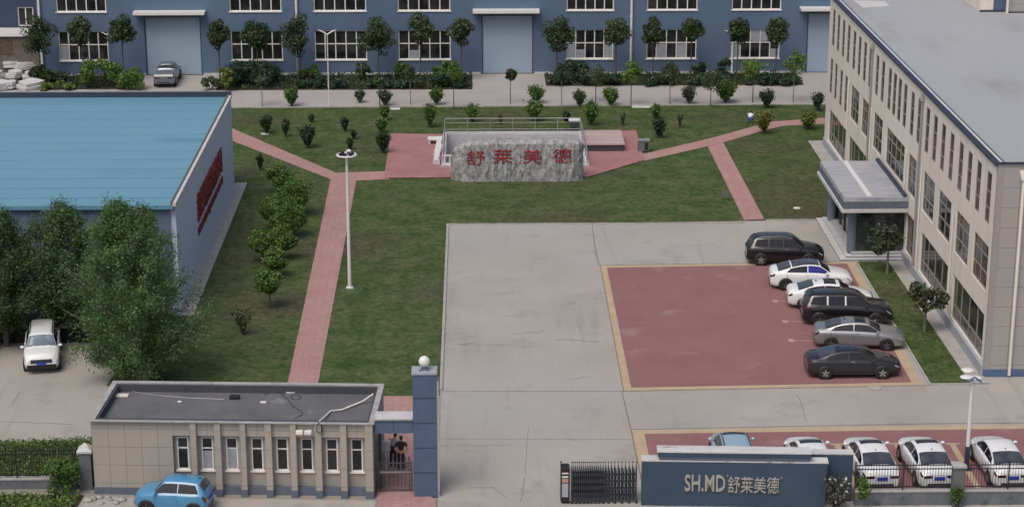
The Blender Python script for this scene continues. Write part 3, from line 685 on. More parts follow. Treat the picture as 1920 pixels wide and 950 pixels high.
# ------------------------------------------------------------------ shed with the blue roof on the left
SX, SY0, SY1, SZ = -16.74, 109.3, 136.6, 6.5
t = thing('blue_roof_shed', 'large shed with flat blue sheet roof and grey side wall with red lettering', 'shed', (SX, SY0, 0))
W_ = 38; DY = SY1 - SY0
mb = MB(); mb.box(-W_, 0, 0, -.0, DY, SZ - .05); mb.build('wall', M['shedwall'], t)
mb = MB(); mb.box(-W_, -.08, 2.0, -.3, -.003, SZ - .06); mb.build('front_panel', M['shedfront'], t)
mb = MB(); mb.box(-W_, -.12, 1.0, -.3, -.003, 1.9); mb.build('front_band', M['plinthlight'], t)
mb = MB(); mb.add([(-W_, -.35, SZ + .0), (-.12, -.35, SZ + .0), (-.12, DY - .3, SZ + .02), (-W_, DY - .3, SZ + .02)], [(0, 1, 2, 3)])
mb.box(-W_, -.4, SZ - .22, -.1, -.352, SZ - .005)
k = 0; y = 1.2
rs = random.Random(8)
while y < DY - 1: mb.box(-W_, y, SZ + .004, -.14, y + .05, SZ + .035); y += 2.15
mb.build('roof', M['roofblue'], t)
mb = MB(); mb.box(-W_, DY - .28, SZ - .05, .05, DY + .05, SZ + .34); mb.build('parapet', M['navy'], t)
mb = MB(); mb.prism([(-.1, -.42), (.09, -.42), (.09, DY + .06), (-.1, DY + .06)], SZ - .045, SZ + .14); mb.prism([(-.19, -.42), (-.105, -.42), (-.105, DY - .3), (-.19, DY - .3)], SZ + .03, SZ + .2, 1)
mb.build('verge_trim', [M['coping'], M['brownedge']], t)
mb = MB(); mb.box(.0, .5, 0, .78, DY + .9, .14); mb.build('apron', M['kerb'], t)
# lettering on the side wall
a0, a1 = PX(371, 395, SX), PX(413, 318, SX); b0, b1 = PX(371, 436, SX), PX(415, 345, SX)
mt = Matrix.Translation((.03, 0, 0)) @ Matrix(((0, 0, 1, 0), (1, 0, 0, 0), (0, 1, 0, 0), (0, 0, 0, 1)))
me = fit_text('舒莱美德科技有限公司', a1[1] - a0[1] + 1.0, 1.75, extrude=.06, offset=0)
me.transform(Matrix.Translation((a0[1] - SY0 - .4, 2.95, 0))); place_text(me, M['redletter'], t, mt)
me = fit_text('SHULAIMEIDE KEJI YOUXIAN GONGSI', b1[1] - b0[1] + .4, .62, extrude=.05, offset=0)
me.transform(Matrix.Translation((b0[1] - SY0, 2.0, 0))); place_text(me, M['redletter'], t, mt)
t = thing('loading_dock', 'low dark loading platform in front of the blue roofed shed', 'platform', (-17.6, 104.1, 0))
mb = MB(); mb.box(-40, .12, 1.02, 0, 5.0, 1.14); mb.build('top', M['dock'], t)
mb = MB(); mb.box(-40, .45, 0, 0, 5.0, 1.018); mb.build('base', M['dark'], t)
mb = MB(); mb.box(-40, .06, .96, 0, .118, 1.15); mb.build('edge_trim', M['brownedge'], t)
# ------------------------------------------------------------------ office building on the right
BX, BY0, BY1, BZ = 26.33, 98.4, 148.1, 11.4
t = thing('office_building', 'three storey white office block with narrow upper windows and a grey flat roof', 'office building', (BX, BY0, 0))
LEN = BY1 - BY0
# along the side facade u = Y - BY0 ; N = -X
top_c = [146.30, 144.31, 142.24, 140.21, 138.0, 136.0, 134.02, 132.1, 129.68, 127.76, 125.55, 123.99, 122.44, 120.77, 118.63, 116.69, 114.39, 112.37, 110.30, 108.21, 106.02, 104.01, 102.0, 99.82]
H = []
for c in top_c: H.append((c - .47 - BY0, c + .47 - BY0, 7.92, 10.6, 'n'))
for c in (146.41, 144.44, 142.29, 140.28): H.append((c - .45 - BY0, c + .45 - BY0, 4.36, 6.97, 'n'))
for a, b_ in ((135.3, 138.4), (131.8, 134.2), (127.06, 130.0), (120.1, 125.7), (116.6, 118.9), (111.63, 114.6), (107.45, 110.55), (103.15, 106.2), (99.0, 102.15)):
    H.append((a - BY0, b_ - BY0, 4.42, 6.83, 'm'))
for a, b_ in ((139.5, 146.6), (131.6, 138.4), (116.4, 118.5), (107.3, 114.4), (98.95, 106.0)): H.append((a - BY0, b_ - BY0, .72, 3.2, 'w'))
H.append((119.0 - BY0, 127.2 - BY0, .5, 3.6, 'e'))
O, U, N = (0, 0, 0), (0, 1, 0), (-1, 0, 0)
mb = MB(); wall(mb, O, U, N, LEN, BZ, [h[:4] for h in H], .17)
mb.box(.35, LEN - .05, 0, 22, LEN, BZ); mb.box(21.95, .05, 0, 22, LEN, BZ)
mb.build('wall', M['facade'], t)
mb = MB(); mb.box(.35, .0, .4, 22, .06, BZ - .0); mb.build('end_wall', M['endtile'], t)
mb = MB(); mb.box(.0, -.012, .4, .348, .05, BZ - .01); mb.build('corner_pier', M['tilewarm'], t)
mb = MB(); mb.box(.0, -.05, 0, 22, .05, .398); mb.build('end_plinth', M['plinthblue'], t)
mb = MB()
for a, b_ in ((0.02, 119.0 - BY0 - .05), (127.2 - BY0 + .05, LEN - .02)): mb.box(-.12, a, 0, -.003, b_, .62)
mb.build('plinth', M['plinthlight'], t)
for h in H:
    q = h[:4]
    if h[4] == 'n': window(t, O, U, N, q, .06, (), (.30, .62), .05, M['glassbrown'], M['frame2'])
    elif h[4] == 'm':
        n = 2 if q[1] - q[0] < 4 else 4
        if q[1] - q[0] < 2.6: n = 2
        window(t, O, U, N, q, .11, [k / n for k in range(1, n)], (.36, .72), .075, M['glassgrey'], M['frame2'])
    elif h[4] == 'w':
        n = max(2, round((q[1] - q[0]) / 1.75)); window(t, O, U, N, q, .15, [k / n for k in range(1, n)], (.30,), .09, M['glassgrey'], M['frame2'])
    else: window(t, O, U, N, q, .15, (.25, .5, .75), (.72,), .09, M['glassdoor'], M['framedark'])
mb = MB(); mb.box(.0, 0.02, BZ + .002, 22, LEN, BZ + .03); mb.build('roof', M['roofgrey'], t)
mb = MB(); mb.box(-.14, -.1, BZ - .10, -.0, LEN + .1, BZ + .02); mb.box(.0, -.1, BZ + .032, .10, LEN + .1, BZ + .09); mb.box(.30, -.1, BZ + .032, .36, LEN, BZ + .08)
mb.box(.102, -.1, BZ + .003, 22, .018, BZ + .09)
mb.build('roof_edge', M['navy'], t)
mb = MB(); mb.box(.11, .0, BZ + .031, .29, LEN, BZ + .06); mb.build('edge_flashing', M['coping'], t)
for yy in (131.05, 115.6): 
    mb = MB(); mb.tube([(-.12, yy - BY0, .3), (-.12, yy - BY0, 10.75)], .065, 8); mb.tube([(-.12, yy - BY0, 10.75), (-.14, yy - BY0, 11.15)], [.14, .05], 8); mb.build('downpipe', M['frame2'], t)
for yy in (139.0, 114.9, 106.6, 130.55, 119.3):
    mb = MB(); mb.tube([(-.08, yy - BY0, 3.4 if yy > 119 else .4), (-.08, yy - BY0, 6.9)], .04, 6); mb.build('thin_pipe', M['facade'], t)
mb = MB(); mb.tube([(1.35, -.12, .1), (1.35, -.12, 10.6)], .09, 8); mb.tube([(1.35, -.12, 10.6), (1.2, -.05, 11.05)], [.16, .12], 8); mb.build('downpipe', M['facade'], t)
# rooftop stair house
ph = thing('rooftop_stairhouse', 'white panelled stair house standing on the office block roof', 'stair house', (36.5, 140.2, BZ + .03))
mb = MB(); mb.box(.9, 0, .1, 9, 7, 3.2); mb.build('wall', M['endtile'], ph)
mb = MB(); mb.box(-.95, .45, 0, .0, 7, 3.2); mb.box(.0, .55, .0, .898, 7, 3.2, 1); mb.build('side_panel', [M['facade'], M['bluewall']], ph)
mb = MB(); mb.box(.78, -.16, 0, .92, -.02, 3.2); mb.build('downpipe', M['facade'], ph)
mb = MB(); mb.box(-.96, .40, .0, .76, .448, .14); mb.box(.93, -.05, 0, 9, -.003, .10); mb.build('plinth', M['navy'], ph)
mb = MB(); mb.box(-1.3, -.4, 3.2, 9.3, 7.3, 3.4); mb.build('roof', M['roofgrey'], ph)
# roof patches
mb = MB(); rs = random.Random(5)
for a in ([(1600, 2), (1660, 4), (1668, 13), (1618, 16)], [(1785, 12), (1830, 10), (1845, 20), (1795, 26)]):
    pts = [tuple(G(x, y, BZ)[:2] - np.array([BX, BY0])) for x, y in a]; mb = MB(); mb.sheet(pts, BZ + .036); mb.build('roof_patch', M['roofgrey'] if a[0][0] > 1700 else M['coping'], t)
# entrance
en = thing('entrance_canopy', 'entrance porch with pale flat canopy, blue columns and glass walls on the white office block', 'entrance porch', (22.4, 118.2, 0))
EX, EY = 3.93, 8.9                                                # x to the facade, y depth
mb = MB(); mb.box(.0, -.02, 3.92, EX - .02, EY, 4.18); mb.build('roof', M['canopyroof'], en)
mb = MB(); mb.box(-.04, -.06, 3.5, EX - .02, -.0, 3.90); mb.box(-.04, 0, 3.5, 0.02, EY + .02, 3.90); mb.box(.02, EY - .04, 3.5, EX - .02, EY + .02, 3.90); mb.build('fascia', M['plinth'], en)
mb = MB(); mb.box(-.14, -.16, 3.26, EX - .02, EY + .12, 3.47); mb.build('lower_band', M['coping'], en)
mb = MB(); mb.box(EX - .32, .0, 4.19, EX - .12, EY, 4.36); mb.build('gutter', M['navy'], en)
mb = MB(); mb.box(1.45, .3, 4.182, 1.75, EY - .1, 4.2); mb.build('roof_seam', M['whitemetal'], en)
for yy in (1.2, EY - .55):
    mb = MB(); mb.tube([(.82, yy, .45), (.82, yy, 3.27)], .30, 20); mb.build('column', M['columngrey'], en)
mb = MB(); mb.box(1.15, 1.0, .45, 1.19, EY - .4, 3.26); mb.box(1.192, 1.0, .45, EX - .02, 1.04, 3.26); mb.build('glass_wall', M['glassdoor'], en)
mb = MB()
for k in range(6): yy = 1.0 + k * (EY - 1.46) / 5; mb.box(1.08, yy - .04, .45, 1.147, yy + .04, 3.26)
for k in range(4): xx = 1.25 + k * .82; mb.box(xx - .035, .93, .45, xx + .035, .997, 3.26)
mb.box(1.10, 1.0, 2.5, 1.146, EY - .4, 2.58); mb.box(1.2, .95, 2.5, EX - .02, .996, 2.58)
mb.build('glazing_frame', M['framedark'], en)
mb = MB()
for k in range(3): mb.box(.05 + .36 * k, .5 + .22 * k - .2, .15 * k, EX - .0, EY + .6 - .3 * k, .15 * (k + 1) - .004)
mb.build('steps', M['plinthlight'], en)
mb = MB()
for k in range(3): mb.box(.0 + .36 * k, .5 + .22 * k - .23, .15 * (k + 1) - .003, EX - .0, EY + .63 - .3 * k, .15 * (k + 1) + .02 + (0 if k < 2 else 0))
mb.build('step_nosing', M['coping'], en)

# ------------------------------------------------------------------ guardhouse
ANG = math.atan2(83.6 - 84.24, -4.56 + 17.14)
t = thing('guardhouse', 'single storey beige tiled guardhouse with pilasters and flat dark roof by the gate', 'guardhouse', (-17.14, 84.24, 0), ANG)
GW, GD, GH = 12.6, 4.75, 3.55
def gu(px): # pixel column on the front -> local x
    p = PY(px, 860, 84.0); return (p[0] + 17.14) / math.cos(ANG)
bays = []; pil = []
pe = [gu(x) for x in (359, 370.5, 405, 416.5, 452, 463.5, 500, 512, 546, 558, 593, 605, 640, 652, 686.5, 701)]
pil = [(pe[2 * k], pe[2 * k + 1]) for k in range(8)]
x = gu(324); edges = [x]
bays = [(gu(324), pil[0][0])] + [(pil[k][1], pil[k + 1][0]) for k in range(7)]
hol = [(a + .02, b_ - .02, .02, 2.86) for a, b_ in bays]
mb = MB(); wall(mb, (0, 0, 0), (1, 0, 0), (0, -1, 0), GW, GH, hol, .28)
mb.box(0, .005, 0, .06, GD, GH); mb.box(GW - .06, .005, 0, GW, GD, GH); mb.box(.06, GD - .06, 0, GW - .06, GD, GH)
mb.build('wall', M['tile'], t)
for a, b_ in pil:
    mb = MB(); mb.box(a, -.15, .36, b_, -.003, GH - .0); po = mb.build('pilaster', M['tile'], t)
    mb = MB(); mb.box(a - .01, -.19, 0, b_ + .01, -.002, .355); mb.build('base', M['plinth'], po)
mb = MB(); mb.box(-.03, -.04, 0, bays[0][0], -.001, .34)
for a, b_ in bays: mb.box(a + .025, .05, 0.025, b_ - .025, .235, .42)
mb.box(-.04, .0, 0, -.001, GD, .34); mb.build('plinth', M['plinth'], t)
for k, h in enumerate(hol):
    mb = MB(); c = (h[0] + h[1]) / 2; wd = .26; w0, w1 = (c - wd, c + wd)
    inner = (w0 - h[0], w1 - h[0], 1.12, 2.68)
    wall(mb, (h[0], .24, h[2]), (1, 0, 0), (0, -1, 0), h[1] - h[0], h[3] - h[2], [inner], .1)
    ro = mb.build('recess_panel', M['tilewarm'], t)
    q = (w0, w1, h[2] + 1.12, h[2] + 2.68)
    wo = window(t, (0, .24, 0), (1, 0, 0), (0, -1, 0), q, .07, (), (.66,), .055, M['glass'], M['frame'], True)
    if k in (1, 2): mb = MB(); mb.box(w0 + .06, .295, q[2] + .06, w1 - .06, .3, q[2] + .8 + .1 * k); mb.build('curtain', M['curtain'], wo)
RZ = 3.2
mb = MB(); mb.box(.3, .3, RZ - .1, GW - .3, GD - .3, RZ); mb.build('roof', M['roofdark'], t)
mb = MB(); c = .3
mb.box(0.061, .005, RZ - .1, GW - .061, c - .002, GH - .004); mb.box(.061, GD - c + .002, RZ - .1, GW - .061, GD - .061, GH - .004); mb.box(.061, c, RZ - .1, c - .002, GD - c, GH - .004); mb.box(GW - c + .002, c, RZ - .1, GW - .061, GD - c, GH - .004)
mb.build('parapet', M['dock'], t)
mb = MB(); mb.box(-.05, -.20, GH, GW + .05, -.02, GH + .045); c = .2; mb.box(-.05, GD - c, GH, GW + .05, GD + .06, GH + .06); mb.box(-.05, -.018, GH, c, GD - c - .002, GH + .055); mb.box(GW - c, -.018, GH, GW + .05, GD - c - .002, GH + .055)
mb.build('coping', M['copinggrey'], t)
for k, px in enumerate((566, 582)):
    X = gu(px); mb = MB(); mb.bbox(-.16, -.42, 3.12, .16, -.2, 3.3, .03); mb.box(-.03, -.2, 3.18, .03, -.003, 3.24)
    fo = mb.build('floodlight', M['whitemetal'], t); fo.location.x = X; fo.rotation_euler.z = 0
# things on the guardhouse roof
Rm = Matrix.Translation((-17.14, 84.24, 0)) @ Matrix.Rotation(ANG, 4, 'Z')
def onroof(px, py, z=RZ): return Vector(G(px, py, z))
mb = MB(); mb.tube([Vector(G(700, 738, GH + .1)), Vector(G(680, 752, RZ + .1)), Vector(G(640, 768, RZ + .06)), Vector(G(620, 770, RZ + .06)), Vector(G(607, 782, RZ + .15)), Vector(G(599, 789, GH + .1))], .045, 6)
tag(mb.build('roof_conduit', M['white']), 'white conduit running across the guardhouse roof to its front edge', 'pipe')
mb = MB(); p = [Vector(PY(599, 789, 83.5)), Vector(PY(594, 800, 83.42)), Vector(PY(594, 808, 83.4)), Vector(PY(601, 813, 83.4)), Vector(PY(604, 807, 83.45)), Vector(PY(603, 795, 83.5))]; mb.tube(p, .022, 5)
tag(mb.build('hanging_cable', M['black']), 'dark cable looping down the guardhouse front below the roof edge', 'cable')
rs = random.Random(4)
def cable(pts, lbl, z=RZ + .02, r=.016, mt='dark'):
    mb = MB(); mb.tube([Vector(G(x, y, z)) for x, y in pts], r, 5); tag(mb.build('roof_cable', M[mt]), lbl, 'cable', 'cables lying on the guardhouse roof')
cable([(496, 740), (505, 735), (525, 736), (540, 748), (548, 760), (560, 768), (567, 772), (565, 778), (553, 783)], 'dark cable winding over the middle of the guardhouse roof', mt='navy')
cable([(545, 742), (553, 738), (562, 741), (564, 746), (556, 749), (547, 747), (545, 742)], 'small loop of dark cable near the back parapet of the guardhouse roof', mt='navy')
cable([(228, 722), (245, 732), (270, 738), (310, 742), (360, 746), (420, 748)], 'pale cable from the rear left corner along the guardhouse roof', r=.022, mt='steel')
for k, (px, py, sx, lbl, mt) in enumerate([(229, 742, .3, 'white board lying in the left corner of the guardhouse roof', 'white'), (440, 747, .22, 'dark bowl shaped scrap on the guardhouse roof', 'black'), (545, 736, .2, 'pale brick on the guardhouse roof by the back parapet', 'coping'), (494, 755, .14, 'white scrap in the middle of the guardhouse roof', 'white'), (337, 754, .1, 'small white scrap in the left half of the guardhouse roof', 'white')]):
    p = G(px, py, RZ); mb = MB(); mb.bbox(-sx, -sx * .6, 0, sx, sx * .6, .07 if sx != .22 else .16, .015)
    tag(mb.build('roof_scrap', M[mt], None, (p[0], p[1], RZ + .004), rs.uniform(-.2, .4)), lbl, 'scrap', 'scraps on the guardhouse roof')

# ------------------------------------------------------------------ gateway: blue pillar, lintel, small gate
t = thing('gate_pillar', 'tall blue clad gate pillar with white globe lamp on top', 'gate pillar', (-2.8, 83.5, 0))
mb = MB(); mb.bbox(0, 0, 0, 1.04, .8, 5.86, .02); mb.build('pillar_body', M['pillarblue'], t)
mb = MB(); mb.box(-.04, -.04, 5.862, 1.08, .84, 5.96); mb.build('cap', M['plinthlight'], t)
mb = MB(); mb.tube([(.52, .4, 5.962), (.52, .4, 6.12)], [.16, .1], 12); mb.tube([(.3, .15, 5.97), (.52, .4, 6.1), (.74, .15, 5.97)], .03, 5); mb.build('lamp_base', M['plinth'], t)
mb = MB(); mb.ball((.52, .4, 6.34), .25, 20); mb.build('lamp_globe', M['whitemetal'], t)
mb = MB(); mb.box(1.042, .1, 0, 1.14, .75, 5.5); mb.build('side_channel', M['coping'], t)
t = thing('gate_lintel', 'blue lintel with white top joining the guardhouse to the gate pillar', 'lintel', (-4.52, 83.62, 0))
mb = MB(); mb.box(0.02, 0, 3.06, .84, .75, 3.70); mb.box(.855, 0, 3.06, 1.70, .75, 3.70); mb.build('lintel_body', M['pillarblue'], t)
mb = MB(); mb.box(0.02, -.03, 3.702, 1.70, .85, 3.78); mb.build('coping', M['coping'], t)
t = thing('pedestrian_gate', 'grey iron pedestrian gate with spear tops between guardhouse and blue pillar', 'gate', (-4.4, 84.1, 0), 0)
mb = MB()
for z in (.12, .92, 1.06, 1.42): mb.box(0, -.025, z, 1.5, .025, z + .05)
mb.box(0, -.04, .05, .06, .04, 1.55); mb.box(1.44, -.04, .05, 1.5, .04, 1.55); mb.build('frame', M['gateiron'], t)
mb = MB(); mb.box(.07, -.018, .972, 1.43, .018, 1.058); mb.build('middle_plate', M['steel'], t)
for k in range(8):
    X = .13 + k * .178; mb = MB(); mb.tube([(X, 0, .14), (X, 0, 1.58)], .02, 6); mb.tube([(X, 0, 1.58), (X, 0, 1.64), (X, 0, 1.80)], [.02, .05, .004], 6); mb.build('picket', M['gateiron'], t)
mb = MB(); mb.tube([(.0, 0, .02), (.0, 0, 2.9)], .07, 8); tag(mb.build('gate_post', M['framedark'], None, (-4.32, 84.5, 0)), 'dark post against the guardhouse side under the lintel', 'post')
mb = MB(); mb.bbox(-.2, -.12, 1.55, .2, .12, 2.0, .02); mb.box(-.03, -.03, 0, .03, .03, 1.55); tag(mb.build('card_reader', M['coping'], None, (-4.1, 85.2, 0.05)), 'pale box on a post just inside the small gate', 'gate box')

# ------------------------------------------------------------------ folding gate
t = thing('folding_gate', 'dark retractable folding gate drawn in beside the blue sign wall', 'folding gate', (3.72, 83.0, 0))
mb = MB(); mb.bbox(0, -.3, .1, .38, .3, 1.72, .03); ho = mb.build('head_unit', M['black'], t)
mb = MB(); mb.box(.05, -.312, .35, .33, -.302, 1.0); mb.build('grey_panel', M['plinthlight'], ho)
mb = MB(); mb.box(.05, -.312, 1.05, .33, -.302, 1.22, 0); mb.box(.05, -.312, 1.27, .33, -.302, 1.36, 1); mb.box(.05, -.312, 1.45, .33, -.302, 1.52, 1); mb.build('display_strip', [M['mark'], M['white']], ho)
mb = MB(); mb.ball((.12, -.2, .09), .09, 8); mb.ball((.28, .2, .09), .09, 8); mb.ball((.28, -.2, .09), .09, 8); mb.ball((.12, .2, .09), .09, 8); mb.build('wheel', M['tyre'], ho)
mb = MB(); mb.box(.39, -.25, .12, .44, .25, 1.68); mb.build('end_post', M['steel'], t)
mb = MB(); mb.tube([(.02, 0, 1.7), (.02, 0, 1.88)], .015, 5); mb.ball((.02, 0, 1.9), .045, 8); mb.build('finial', M['iron'], t)
xs = [.5 + .085 * k for k in range(14)]; q = xs[-1]
while q < 3.28: q += .085 + .075 * min(1, (q - 1.6) / .8); xs.append(q)
for k, X in enumerate(xs):
    mb = MB(); s = .26
    for yy in (-s, s): mb.tube([(X, yy, .1), (X, yy, 1.58)], .022, 6, 0)
    mb.tube([(X, -s, 1.56), (X, -.1, 1.66), (X, .1, 1.66), (X, s, 1.56)], .022, 6, 0)
    mb.tube([(X, 0, 1.66), (X, 0, 1.86)], .011, 5, 1); mb.ball((X, 0, 1.88), .036, 8, 1)
    if k < len(xs) - 1:
        dx = xs[k + 1] - X
        for z in (.3, .62, .94, 1.26):
            mb.tube([(X, -s, z), (X + dx, -s, z + .28)], .014, 4, 0); mb.tube([(X, -s - .02, z + .28), (X + dx, -s - .02, z)], .014, 4, 1)
        mb.box(X + .01, -s + .02, .2, X + dx * .5, s - .02, 1.5, 2)
    if k % 2 == 0: mb.ball((X, -s, .07), .07, 8, 1)
    mb.build('lattice_frame', [M['gategrey'], M['iron'], M['dark']], t)

# ------------------------------------------------------------------ sign wall
SA = math.atan2(82.17 - 82.5, 15.36 - 7.28) - .012
t = thing('sign_wall', 'blue grey sign wall with raised company lettering beside the folding gate', 'sign wall', (7.28, 82.5, 0), SA)
SW = 8.1
mb = MB(); mb.box(0, 0, 0, SW, .55, 2.12); mb.build('front_block', M['signblue'], t)
mb = MB(); mb.box(-.02, -.02, 2.122, SW + .08, .57, 2.18); mb.build('front_coping', M['coping'], t)
bk = MB(); bk.box(.75, -.005, 2.183, 7.35, .6, 2.34, 1); bk.box(.70, -.03, 2.343, 7.40, .62, 2.56, 0); bk.box(7.402, .75, 1.9, 9.35, 1.2, 2.24, 0); bk.box(SW + .22, .752, 0, 9.35, 1.2, 1.898, 0); bk.box(7.402, .756, 0, SW + .2, 1.19, 1.898, 1)
bo = bk.build('rear_block', [M['signblue'], M['plinth']], t)
mb = MB(); mb.box(.66, -.06, 2.562, 7.42, .66, 2.62); mb.box(7.422, .72, 2.242, 9.38, 1.23, 2.30); mb.build('rear_coping', M['coping'], t)
for ob in (bo, ob): pass
rot = Matrix.Rotation(math.pi / 2, 4, 'X')
def signx(px): return (PY(px, 905, 82.35)[0] - 7.28) / math.cos(SA)
def signz(py): return float(PY(1370, py, 82.35)[2])
for body, a, b_, y0_, y1_ in (('SH.MD', 1284, 1359.5, 919, 888.5), ('舒莱美德', 1364.5, 1459.5, 921, 891)):
    me = fit_text(body, signx(b_) - signx(a), signz(y1_) - signz(y0_), extrude=.045, offset=.012 if body[0] == 'S' else 0)
    place_text(me, M['letter'], t, Matrix.Translation((signx(a), -.04, signz(y0_))) @ rot)
for px, py in ((1361, 892), (1461.5, 894)):
    me = fit_text('®', .1, .1, extrude=.02); place_text(me, M['letter'], t, Matrix.Translation((signx(px), -.03, signz(py))) @ rot)

# ------------------------------------------------------------------ fences
def fence(name_lbl, X0, X1, Y, wallh, z0, z1, posts, wallmat='lowwall'):
    t = thing('iron_fence', name_lbl, 'fence', (X0, Y, 0)); Lw = X1 - X0
    mb = MB(); mb.box(0, -.14, 0, Lw, .14, wallh - .06); mb.build('low_wall', M[wallmat], t)
    mb = MB(); mb.box(-.0, -.17, wallh - .058, Lw, .17, wallh); mb.build('wall_coping', M['kerb'], t)
    mb = MB()
    for z in (z0 + .05, z1 - .38, z1 - .2): mb.box(0, -.02, z, Lw, .02, z + .04)
    mb.build('rail', M['iron'], t)
    n = int(Lw / .125); per = max(1, n // posts)
    for s in range(0, n, per):
        mb = MB()
        for k in range(s, min(n, s + per)):
            X = .06 + k * .125; mb.tube([(X, 0, z0), (X, 0, z1 - .1)], .011, 4, 0, True, False); mb.tube([(X, 0, z1 - .1), (X, 0, z1 + .03)], [.018, .003], 4)
        mb.build('picket_panel', M['iron'], t)
        mb = MB(); X = .0 + s * .125; mb.box(X - .02, -.03, wallh, X + .025, .03, z1); mb.build('post', M['iron'], t)
fence('dark iron fence on low wall between the sign wall and the block pillar', 16.72, 21.0, 82.42, .70, .78, 2.05, 2)
fence('dark iron fence on low wall right of the block pillar', 21.52, 32.0, 82.4, .70, .78, 2.05, 5)
fence('dark iron fence on low wall left of the guardhouse', -40, -18.0, 84.95, .5, .55, 2.0, 8)
def pillar(lbl, X, Y, s, h, capm, ph_):
    t = thing('block_pillar', lbl, 'pillar', (X, Y, 0)); mb = MB(); mb.box(-s, -s, 0, s, s, h); mb.build('shaft', M['stonebrick'], t)
    mb = MB(); c = s + .07; mb.add([(-c, -c, h + .002), (c, -c, h + .002), (c, c, h + .002), (-c, c, h + .002), (-c, -c, h + .1), (c, -c, h + .1), (c, c, h + .1), (-c, c, h + .1), (0, 0, h + ph_)], [(3, 2, 1, 0), (0, 1, 5, 4), (1, 2, 6, 5), (2, 3, 7, 6), (3, 0, 4, 7), (4, 5, 8), (5, 6, 8), (6, 7, 8), (7, 4, 8)])
    mb.build('cap', M[capm], t)
pillar('grey block pillar in the iron fence near the right lamp post', 21.26, 82.35, .24, 1.85, 'kerb', .16)
pillar('grey brick pillar with pale pyramid cap against the guardhouse left end', -17.6, 84.95, .27, 1.78, 'coping', .42)
mb = MB()
for k in range(26): mb.bbox(-.14 + k * .31, -.1, 0, .12 + k * .31, .1, .24 + .06 * math.sin(k * 1.7), .04)
mb.box(-.2, -.06, .0, 8.0, .06, .12)
tag(mb.build('white_edging', M['whitemetal'], None, (-25.6, 85.6, .05)), 'white stone edging behind the left iron fence', 'edging')

# ------------------------------------------------------------------ lamp posts
t = thing('tall_lamp_post', 'tall white lamp post with round ring of floodlights beside the brick path', 'lamp post', (-7.42, 113.87, .03))
mb = MB(); mb.tube([(0, 0, 0), (0, 0, 8.0)], [.11, .075], 12); mb.box(-.2, -.2, 0, .2, .2, .05); mb.build('pole', M['whitemetal'], t)
mb = MB(); n = 28
ringp = [(.56 * math.cos(2 * math.pi * k / n), .56 * math.sin(2 * math.pi * k / n), 8.06) for k in range(n + 1)]; mb.tube(ringp, .055, 8)
for k in range(6): a = k * math.pi / 3; mb.tube([(0, 0, 8.0), (.54 * math.cos(a), .54 * math.sin(a), 8.06)], .022, 5)
mb.build('ring', M['whitemetal'], t)
for k in range(6):
    a = k * math.pi / 3 + .3; mb = MB(); mb.tube([(.3 * math.cos(a), .3 * math.sin(a), 7.98), (.36 * math.cos(a), .36 * math.sin(a), 8.2)], [.12, .1], 10, 0); mb.build('floodlight', M['black'], t)
mb = MB(); mb.tube([(0, 0, 8.0), (0, 0, 8.42)], [.06, .01], 8); mb.ball((.15, .0, 8.3), (.14, .08, .1), 8); mb.build('finial', M['whitemetal'], t)
t = thing('solar_lamp_post', 'white solar lamp post with navy foot and petal shaped head beside the lower car park', 'lamp post', (22.62, 86.22, .02))
mb = MB(); mb.tube([(0, 0, 1.15), (0, 0, 4.35)], [.095, .075], 12); mb.build('pole', M['whitemetal'], t)
mb = MB(); mb.tube([(0, 0, 0), (0, 0, 1.16)], .112, 12); mb.box(-.22, -.22, 0, .22, .22, .05); mb.build('pole_foot', M['navy'], t)
for k, (dx, dy, dz, sx, sy) in enumerate(((-.16, .35, .36, .30, .32), (-.30, -.05, .16, .30, .26), (.16, .0, .1, .28, .26))):
    mb = MB(); mb.ball((dx, dy, 4.4 + dz), (sx, sy, .07), 14); mb.build('head_panel', M['whitemetal'], t)
mb = MB(); mb.tube([(-.3, -.32, 4.42), (0, -.34, 4.66), (.34, -.32, 4.42)], .05, 6); mb.build('blue_chevron', M['plinthblue'], t)
mb = MB(); mb.tube([(0, 0, 4.3), (0, -.1, 4.62)], .06, 8); mb.build('bracket', M['whitemetal'], t)
LR = .09
def yard_lamp(px, py, h, lbl):
    p = G(px, py); t = thing('street_lamp', lbl, 'street lamp', (p[0], p[1], 0), 0, 'street lamps along the back road')
    mb = MB(); mb.tube([(0, 0, 0), (0, 0, h)], [LR, LR * .7], 10); mb.build('pole', M['whitemetal'], t)
    for s in (-1, 1):
        mb = MB(); mb.tube([(0, 0, h - .1), (s * .4, 0, h + .15), (s * .75, 0, h + .28)], [.05, .06, .02], 8); mb.build('lamp_arm', M['whitemetal'], t)
yard_lamp(1042, 137, 3.3, 'white street lamp with forked head right of the middle roller door')
yard_lamp(1372, 137, 3.5, 'white street lamp with forked head in front of the rightmost factory window')
yard_lamp(206, 141, 3.6, 'white street lamp with forked head at the leftmost factory window')
LR = .05
yard_lamp(617, 199, 6.0, 'tall white street lamp at the lawn edge before the third factory window')
LR = .08
yard_lamp(76, 150, 3.6, 'white street lamp in the leftmost bed beside the slab heap')
